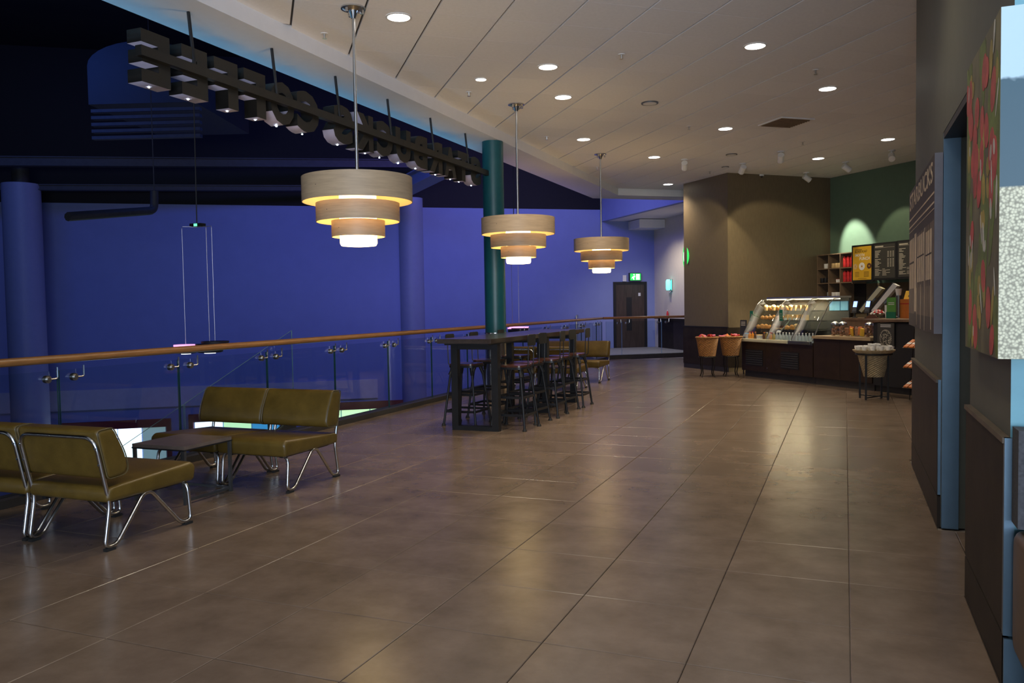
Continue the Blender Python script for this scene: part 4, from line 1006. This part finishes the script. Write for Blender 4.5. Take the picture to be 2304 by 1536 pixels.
# high till counter
t = gthing('till_counter', 'high till counter with brown top and black front panel', 'counter', 2.85, 2.33)
b = MB(); b.box(0, 1.2, 0, .6, 0, 1.08); b.build('body', 'brown_wood', t)
b = MB(); b.box(1.205, 2.7, -.56, .6, .1, 1.06); b.build('front_panel', 'black', t)
b = MB(); b.box(1.205, 2.7, -.50, .55, 0, .1); b.build('plinth', 'kerb', t)
b = MB(); b.box(-.03, 1.0, -.03, .62, 1.08, 1.115); b.box(1.0, 2.72, -.6, .62, 1.08, 1.115); b.build('counter_top', 'brown_wood', t)
b = MB(); b.tube([(.62, -.012, 1.02), (.62, -.002, 1.02)], .16, 24); b.v = [(v[0], v[1], max(v[2], .9)) for v in b.v]; b.build('arched_plate', 'choc', t)
# egg poster
t = gthing('poster_board', 'black poster board with white lace egg shape on the counter front', 'poster', 4.32, 2.905, .70)
b = MB(); b.box(-.16, .16, -.012, 0, 0, .36); b.build('board', 'slate', t)
b = MB()
for k in range(60):
    a = R.uniform(0, 6.28); q = math.sqrt(R.random()); xx = .10*q*math.cos(a); zz = .13+.115*q*math.sin(a)*(1.1 if math.sin(a) > 0 else .9)
    b.box(xx-.007, xx+.007, -.0135, -.0125, zz-.005, zz+.005)
for k in range(28):
    a = 2*PI*k/28; b.box(.105*math.cos(a)-.007, .105*math.cos(a)+.007, -.0135, -.0125, .13+.125*math.sin(a)-.007, .13+.125*math.sin(a)+.007)
b.build('lace_egg', 'ink', t)
b = MB(); b.box(-.10, .10, -.0135, -.0125, .325, .335); b.box(-.10, .10, -.0135, -.0125, .30, .31); b.build('print', 'paper', t)
# card readers
for u_, lab in ((3.02, 'left card reader with glowing blue screen on the till counter'), (3.30, 'right card reader with glowing blue screen beside the wrapped sweets')):
    t = gthing('card_reader', lab, 'card reader', u_, 2.26, 1.116, .25)
    b = MB(); b.lathe([(.05, 0), (.05, .01), (.012, .02), (.012, .10)], 12); b.build('stand', 'blackmetal', t, 40)
    b = MB(); b.prism([(-.03, .08), (.03, .09), (.07, .27), (.03, .285)], -.045, .045, axis='x'); b.v = [(v[0], v[1], v[2]) for v in b.v]; b.build('body', 'black', t)
    b = MB(); b.prism([(-.002, .18), (.028, .275), (.026, .276), (-.004, .181)], -.034, .034, axis='x'); b.build('screen', 'screen', t)
    b = MB()
    for i in range(3):
        for j in range(3): b.prism([(-.022+j*.006, .11+j*.02), (-.018+j*.006, .123+j*.02), (-.021+j*.006, .123+j*.02), (-.025+j*.006, .11+j*.02)], -.03+i*.022, -.014+i*.022, axis='x')
    b.build('keys', 'grey_metal', t)
# till screens seen from behind, tilted
for u_, n_, lab, sc in ((3.06, 1.92, 'grey till screen tilted back, behind the other till', .92), (3.38, 1.95, 'white till screen tilted back nearer the cups', 1)):
    t = gthing('till_screen', lab, 'till', u_, n_, 1.116, -.95)
    b = MB(); b.lathe([(.09, 0), (.09, .02), (.03, .05), (.03, .14)], 14); b.build('foot', 'black', t, 40)
    b = MB(); b.prism([(-.20*sc, .12), (-.155*sc, .085), (.20*sc, .52*sc), (.13*sc, .56*sc)], -.16, .16, axis='x'); b.build('housing', 'white' if sc == 1 else 'cream', t)
    b = MB(); b.prism([(-.215*sc, .13), (-.205*sc, .122), (.125*sc, .565*sc), (.115*sc, .573*sc)], -.15, .15, axis='x'); b.build('display', 'black', t)
    b = MB(); b.prism([(-.02, .245), (.0, .22), (.07, .31), (.05, .335)], -.10, .10, axis='x'); b.build('vent_strip', 'grey_metal', t)
# basket of wrapped sweets
t = gthing('sweet_bowl', 'clear bowl heaped with red and white wrapped sweets on the till counter', 'bowl', 3.50, 2.24, 1.116)
b = MB(); b.lathe([(.05, 0), (.10, .05), (.125, .09)], 16, cap=False); b.lathe([(.01, .002), (.06, .003)], 16, cap=False); b.build('bowl', 'cglass', t, 40)
b = MB()
for k in range(46):
    a = R.uniform(0, 6.28); q = .11*math.sqrt(R.random()); b.ellipsoid((q*math.cos(a), q*math.sin(a), .06+.075*(1-(q/.12)**2)*R.uniform(.5, 1)), .024, .016, .014, 6, 4, R.choice([0, 1, 1]))
o = b.build('sweets', ['red', 'paper'], t, 40); o['kind'] = 'stuff'
# cup towers
def cups(u_, n_, base, cnt, lab):
    t = gthing('paper_cup_stack', lab, 'cup stack', u_, n_, 1.116)
    for k in range(cnt):
        b = MB(); z = .0+base+k*.012; b.lathe([(.042, z+.11), (.030, z)], 16); b.lathe([(.044, z+.104), (.044, z+.112)], 16); b.build('paper_cup', 'paper', t, 40)
cups(3.70, 2.24, .0, 9, 'white paper cup stack standing on the till counter, lower of two')
t = gthing('cup_dispenser', 'white cup tower dispenser behind the paper cups', 'dispenser', 3.74, 2.05, 1.116)
b = MB(); b.lathe([(.06, 0), (.06, .02), (.045, .03), (.045, .36)], 16); b.build('tube', 'grey_metal', t, 40); b = MB(); b.lathe([(.036, .36), (.050, .47)], 16); b.build('top_cup', 'paper', t, 40)
# flyer holder, yellow tent, orange box, grinder
t = gthing('flyer_holder', 'upright green flyer in a clear holder on the till counter', 'flyer', 3.88, 2.34, 1.116)
b = MB(); b.box(-.09, .09, -.01, .0, .0, .33); b.build('flyer', 'greenprint', t); b = MB(); b.box(-.095, .095, -.02, -.011, 0, .10); b.build('holder', 'darkgreen', t)
b = MB(); b.box(-.06, .06, -.0115, -.0105, .24, .25); b.box(-.06, .06, -.0115, -.0105, .215, .225); b.build('print', 'paper', t)
t = gthing('menu_tent', 'yellow folded menu card above the orange box by the right wall', 'menu card', 4.12, 2.15, 1.416)
b = MB(); b.prism([(-.05, 0), (.05, 0), (0, .13)], -.14, .14, axis='x'); b.build('card', 'yellow', t); b = MB(); b.prism([(-.040, .035), (-.030, .06), (-.032, .06), (-.042, .035)], -.06, .08, axis='x'); b.build('print', 'inkdark', t)
t = gthing('orange_box', 'orange display box standing on the till counter near the right wall', 'box', 4.12, 2.15, 1.116)
b = MB(); b.box(-.16, .16, -.10, .10, 0, .30); b.build('body', 'orange', t); b = MB(); b.box(-.161, .161, -.101, .101, .22, .235); b.build('band', 'red', t)
t = gthing('coffee_grinder', 'black coffee machine tower with small white badge behind the cups', 'coffee machine', 3.74, 1.2, 0)
b = MB(); b.box(-.5, .9, -.3, .3, 0, .92); b.build('back_cabinet', 'wood_case', t)
b = MB(); b.box(-.14, .14, -.15, .15, .92, 1.68); b.build('body', 'black', t); b = MB(); b.box(.0, .11, -.155, -.1505, 1.58, 1.64); b.build('badge', 'paper', t)
b = MB(); b.lathe([(.09, 1.68), (.11, 1.74), (.11, 1.76)], 14); b.build('hopper', 'blackmetal', t)
# ---------------- cubby shelf on the green wall
t = gthing('cubby_shelf', 'brown wooden cubby shelf holding mugs and red coffee bags', 'shelf', .04, .40, 1.15)
cw, hh = .325, 1.22
ncol = 3; rowz = [0, .31, .61, .905, 1.20]
for k in range(ncol+1):
    b = MB(); x = k*cw; z0 = 0 if k < 3 else .59
    b.box(x-.010, x+.010, 0, .36, z0, hh); b.build('upright', 'shelfwood', t)
for z in rowz:
    for k in range(ncol):
        if k == 2 and z < .6: continue
        b = MB(); b.box(k*cw+.011, (k+1)*cw-.011, 0, .36, z, z+.02); b.build('shelf_board', 'shelfwood', t)
b = MB(); b.box(.011, ncol*cw-.011, .361, .375, .0, hh); b.build('back_board', 'black', t)
def mug_mesh(m_, nm='mug'):
    b = MB(); b.lathe([(.036, 0), (.042, .01), (.042, .10), (.038, .10), (.036, .015)], 16)
    b.tube([(.04, 0, .08), (.068, 0, .075), (.07, 0, .035), (.04, 0, .025)], .006, 6); return b.mesh(nm, m_, 40)
mw = mug_mesh('paper'); mp = mug_mesh('pastry2'); mk = mug_mesh('black')
def onshelf(me, nm, c, r, dx, lab, cat, grp, y=.08):
    o = mobj(nm, me, None, gp(.04+c*cw+dx, .40-y, 1.15+rowz[r]+.021), GA+1.9); tag(o, lab+', %s from the left' % nth(lab), cat, grp); return o
for dx in (.17, .265): onshelf(mw, 'mug', 0, 3, dx, 'white mug in the top left cubby', 'mug', 'mugs in the top left cubby')
for dx in (.06, .155, .25): onshelf(mp, 'mug', 1, 3, dx, 'cream mug in the top middle cubby', 'mug', 'mugs in the top middle cubby')
for dx in (.06, .155, .25): onshelf(mk, 'mug', 0, 2, dx, 'black mug in the second row left cubby', 'mug', 'mugs in the second row left cubby')
sj = cup_mesh('small_jar', 'paper', 'red', .025, .07)
for dx in (.16, .22, .28): onshelf(sj, 'small_jar', 1, 2, dx, 'small red topped jar in the second row middle cubby', 'jar', 'small jars in the cubby')
gl = bottle_mesh('glass_flask', 'bottle', 'steel', .04, .15)
onshelf(gl, 'glass_flask', 0, 1, .26, 'clear flask in the third row left cubby', 'flask', 'flasks in the cubby')
for dx in (.06, .15, .24): onshelf(mw, 'mug', 1, 1, dx, 'white patterned mug in the third row middle cubby', 'mug', 'mugs in the third row middle cubby')
bg = MB(); bg.pad(rect_round(-.03, .03, 0, .20, .012), -.042, .042, .012); bg.box(-.04, .04, -.006, .006, .195, .225); bg.box(-.024, .024, -.0315, -.0305, .04, .09, 1); bgm = bg.mesh('coffee_bag', ['red', 'pink'], 40)
for r, nm in ((3, 'upper'), (2, 'lower')):
    for dx in (.06, .155, .25):
        onshelf(bgm, 'coffee_bag', 2, r, dx, 'red coffee bag in the %s right cubby' % nm, 'coffee bag', 'red bags in the %s right cubby' % nm)
# ---------------- menu boards
def menu(u0, u1, z0, z1, kind, lab):
    t = gthing('menu_board', lab, 'menu board', (u0+u1)/2, .34, z0); w = (u1-u0)/2; h = z1-z0
    b = MB(); b.box(-w, w, -.09, -.04, 0, h); b.build('frame', 'black', t)
    for s_ in (-1, 1):
        b = MB(); b.box(s_*w*.6-.02, s_*w*.6+.02, -.04, .338, h*.6, h*.6+.04); b.build('wall_bracket', 'black', t)
    b = MB(); b.box(-w+.035, w-.035, -.094, -.0905, .035, h-.035); b.build('face', 'yellow' if kind == 'y' else 'slate', t)
    if kind == 'y':
        def tx(s, ww, hh_, x, z, m_):
            me = text_mesh(s, ww, hh_, .001, .01, 'lettering'); 
            for v in me.vertices: v.co.x += x; v.co.y -= .0955; v.co.z += z
            me.materials.append(M[m_]); mobj('lettering', me, t)
        tx('BLONDE ROAST', .31, .042, -.175, h-.15, 'inkdark'); tx('SMOOTH', .24, .052, -.18, h-.225, 'paper'); tx('PUNCH', .26, .06, -.06, h-.30, 'paper')
        b = MB(); b.box(-.175, .0, -.0955, -.0945, h-.098, h-.088); b.build('print_line', 'inkdark', t)
        for (x, r, m_) in ((-.17, .055, 'pastry2'), (0, .075, 'paper'), (.185, .055, 'choc')):
            b = MB(); b.tube([(x, -.0975, h-.42), (x, -.0945, h-.42)], r, 24); d_ = b.build('printed_cup', m_, t)
            b = MB(); b.tube([(x, -.0985, h-.42), (x, -.0976, h-.42)], r*.28, 12); b.build('printed_centre', 'pastry' if m_ != 'choc' else 'yellow', d_)
        b = MB()
        for k in range(4):
            b.box(-.18, -.07, -.0955, -.0945, .10+k*.027, .108+k*.027); b.box(.05, .18, -.0955, -.0945, .10+k*.027, .108+k*.027)
        b.box(-.1, .12, -.0955, -.0945, .06, .066); b.build('print_line', 'inkdark', t)['kind'] = 'stuff'
    else:
        rr = random.Random(u0); b = MB(); x0 = -w+.055
        b.box(x0, x0+.20, -.0955, -.0945, h-.085, h-.06)
        b.box(x0, w-.05, -.0955, -.0945, h-.098, h-.094)
        z = h-.14
        while z > .07:
            if rr.random() < .12: z -= .02
            b.box(x0, x0+rr.uniform(.06, .17), -.0955, -.0945, z, z+.011)
            if z > .22 and rr.random() < .85:
                for q in (.30, .36, .42): b.box(x0+q, x0+q+.035, -.0955, -.0945, z, z+.011)
            elif z <= .22: b.box(x0+.18, x0+.18+rr.uniform(.05, .2), -.0955, -.0945, z, z+.009)
            z -= .0235
        b.build('print_line', 'ink', t)['kind'] = 'stuff'
menu(1.04, 1.58, 1.77, 2.49, 'y', 'yellow menu poster with three cups, beside the cubby shelf')
menu(1.585, 2.155, 1.785, 2.495, 'd', 'dark menu board fully in view right of the yellow poster')
menu(2.16, 2.75, 1.79, 2.50, 'd', 'dark menu board partly hidden by the right wall')
# ---------------- wicker baskets on iron legs
def basket(x, y, r, h0, h1, m_, lab, fill):
    t = thing('wicker_basket', lab, 'basket', (x, y, 0), .3)
    b = MB(); n = 40; rowsn = 22; vs = []
    for j in range(rowsn+1):
        f = j/rowsn; rr = r*(.72+.28*f)
        for i in range(n):
            a = 2*PI*i/n; d = .006*(1 if (i+j) % 2 else -1); vs.append(((rr+d)*math.cos(a), (rr+d)*math.sin(a), h0+(h1-h0)*f))
    b.add(vs, [(j*n+i, j*n+(i+1) % n, (j+1)*n+(i+1) % n, (j+1)*n+i) for j in range(rowsn) for i in range(n)]+[tuple(reversed(range(n)))]); b.build('woven_side', m_, t)
    b = MB(); b.tube([(r*1.02*math.cos(2*PI*k/32), r*1.02*math.sin(2*PI*k/32), h1) for k in range(32)], .016, 8, True); b.build('rim', m_, t, 50)
    b = MB(); b.lathe([(r*.9, h1-.05), (.01, h1-.04)], 20, cap=False); b.build('liner', 'brown_wood', t)
    return t
for k, (x, y, lab) in enumerate(((-2.42, 15.78, 'left wicker basket on curved iron legs by the brown wall'), (-2.02, 16.035, 'right wicker basket on curved iron legs next to the display case'))):
    t = basket(x, y, .205, .40, .755, 'wicker', lab, 0)
    for q in range(4):
        a = PI/4+q*PI/2; c, s = math.cos(a), math.sin(a)
        b = MB(); b.tube(fillet([(.15*c, .15*s, .40), (.17*c, .17*s, .25), (.13*c, .13*s, .08), (.17*c, .17*s, .01)], .08), .011, 6); b.build('leg', 'iron', t, 50)
    b = MB(); b.tube([(.16*math.cos(2*PI*j/20), .16*math.sin(2*PI*j/20), .385) for j in range(20)], .010, 6, True); b.build('ring', 'iron', t, 50)
    for q in range(7):
        a = q*.9+k; rr = .05+.02*(q % 4); b = MB(); b.pad(rect_round(-.015, .015, 0, .09, .01), -.05, .05, .01)
        o = b.build('gift_packet', ('red', 'pink', 'pastry2', 'red', 'pink', 'orange', 'red')[(q+k) % 7], None, 40, (x+rr*1.5*math.cos(a), y+rr*1.5*math.sin(a), .735)); o.rotation_euler = (R.uniform(.5, 1.2), R.uniform(-.4, .4), a)
        tag(o, '%s wrapped packet lying in the %s wicker basket' % (('bright red', 'pink', 'tan', 'bright red', 'pink', 'orange', 'bright red')[(q+k) % 7], ('left', 'right')[k]), 'packet', 'packets in the %s wicker basket' % ('left', 'right')[k])
# cup basket on a black stand
t = thing('cup_stand', 'pale wicker basket on a tall black stand filled with white mugs', 'stand', (.38, 12.74, 0), .15)
tilt = .0
for q in range(4):
    a = PI/4+q*PI/2+.1; b = MB(); b.bar((.21*math.cos(a), .21*math.sin(a), 0), (.21*math.cos(a), .21*math.sin(a), .66), .025); b.build('leg', 'blackmetal', t)
b = MB(); b.bar((.21*math.cos(PI/4+.1), .21*math.sin(PI/4+.1), .03), (.21*math.cos(5*PI/4+.1), .21*math.sin(5*PI/4+.1), .03), .014); b.bar((.21*math.cos(3*PI/4+.1), .21*math.sin(3*PI/4+.1), .045), (.21*math.cos(7*PI/4+.1), .21*math.sin(7*PI/4+.1), .045), .014); b.build('cross_brace', 'blackmetal', t)
b = MB(); b.tube([(.235*math.cos(2*PI*k/32), .235*math.sin(2*PI*k/32), .645) for k in range(32)], .013, 8, True); b.build('hoop', 'blackmetal', t, 50)
b = MB(); n = 40; vs = []
for j in range(23):
    f = j/22
    for i in range(n):
        a = 2*PI*i/n; rr = .13+.09*f+.005*(1 if (i+j) % 2 else -1); vs.append((rr*math.cos(a), rr*math.sin(a), .32+.34*f))
b.add(vs, [(j*n+i, j*n+(i+1) % n, (j+1)*n+(i+1) % n, (j+1)*n+i) for j in range(22) for i in range(n)]+[tuple(reversed(range(n)))]); b.build('basket', 'wicker_pale', t)
b = MB(); vs = []
for rr, z in ((.215, .655), (.275, .70), (.285, .705), (.28, .69), (.22, .645)):
    vs.append((rr, z))
b.lathe(vs, 36, cap=False); b.build('rim', 'wicker_pale', t, 50)
b = MB(); b.lathe([(.01, .655), (.27, .695)], 30, cap=False); b.build('tray', 'wicker_pale', t)
cupm = MB(); cupm.lathe([(.025, 0), (.038, .03), (.041, .055), (.037, .055), (.025, .01)], 16); cupme = cupm.mesh('mug', 'paper', 40)
kk = 0
for (rr, cnt) in ((.052, 3), (.138, 8), (.222, 12)):
    for q in range(cnt):
        a = 2*PI*q/cnt+rr*9
        o = mobj('cup', cupme, None, (.38+rr*math.cos(a), 12.74+rr*math.sin(a), .672+rr*.13+.045*(rr < .1)+.01*(rr < .2))); o.rotation_euler = (R.uniform(-.2, .2), R.uniform(-.2, .2), 0)
        tag(o, 'small white cup heaped in the pale wicker stand', 'cup', 'white cups in the wicker stand')
# bar rack
t = thing('snack_rack', 'thin wire rack of orange wrapped bars beside the right wall', 'rack', (.95, 12.62, 0), GA)
for sx in (-.16, .16):
    b = MB(); b.tube([(sx, 0, 0), (sx, .08, 1.0)], .007, 6); b.build('upright', 'iron', t)
    b = MB(); b.tube([(sx, .28, 0), (sx, .08, 1.0)], .007, 6); b.build('back_leg', 'iron', t)
for r_, z in enumerate((.22, .50, .78)):
    b = MB(); b.prism([(-.12, z-.05), (.08, z+.06), (.08, z+.066), (-.12, z-.044)], -.18, .18, axis='x'); b.build('shelf', 'iron', t)
    for k in range(4):
        me = MB(); me.prism([(-.11, z-.038), (.06, z+.056), (.06, z+.072), (-.11, z-.022)], -.035, .035, axis='x'); me.prism([(-.055, z+.0095), (-.02, z+.0290), (-.02, z+.030), (-.055, z+.0105)], -.034, .034, 1, axis='x')
        me.mi[6:] = [1]*6; me.v[8:] = [(v[0], v[1], v[2]+.001) for v in me.v[8:]]
        o = me.build('wrapped_bar', ['orange', 'paper'], None, 0, Vector((.95, 12.62, 0))+GU*(-.132+.088*k), GA); tag(o, 'orange wrapped bar, %s from the left on the %s tier of the wire rack' % (ORD[k], ('lowest', 'middle', 'top')[r_]), 'snack bar', 'bars on the %s rack tier' % ('lowest', 'middle', 'top')[r_])
# drink bottle on the far landing ledge
pb = bw(1506, 705, .0); 
o = mobj('drink_bottle', bottle_mesh('drink_bottle', 'red', 'white', .035, .26), None, (pb.x, pb.y, pb.z)); 
q = onz(1506, 712, .92); nn = Vector((bd.y, -bd.x, 0)); o.location = bw(1506, 712, .06); o.location.z = .94
tag(o, 'red drink bottle on the ledge below the sconce', 'bottle')
b = MB(); b.box(.35, 6, -.16, -.001, .92, .938); b.build('ledge', 'wains', wall_beige)
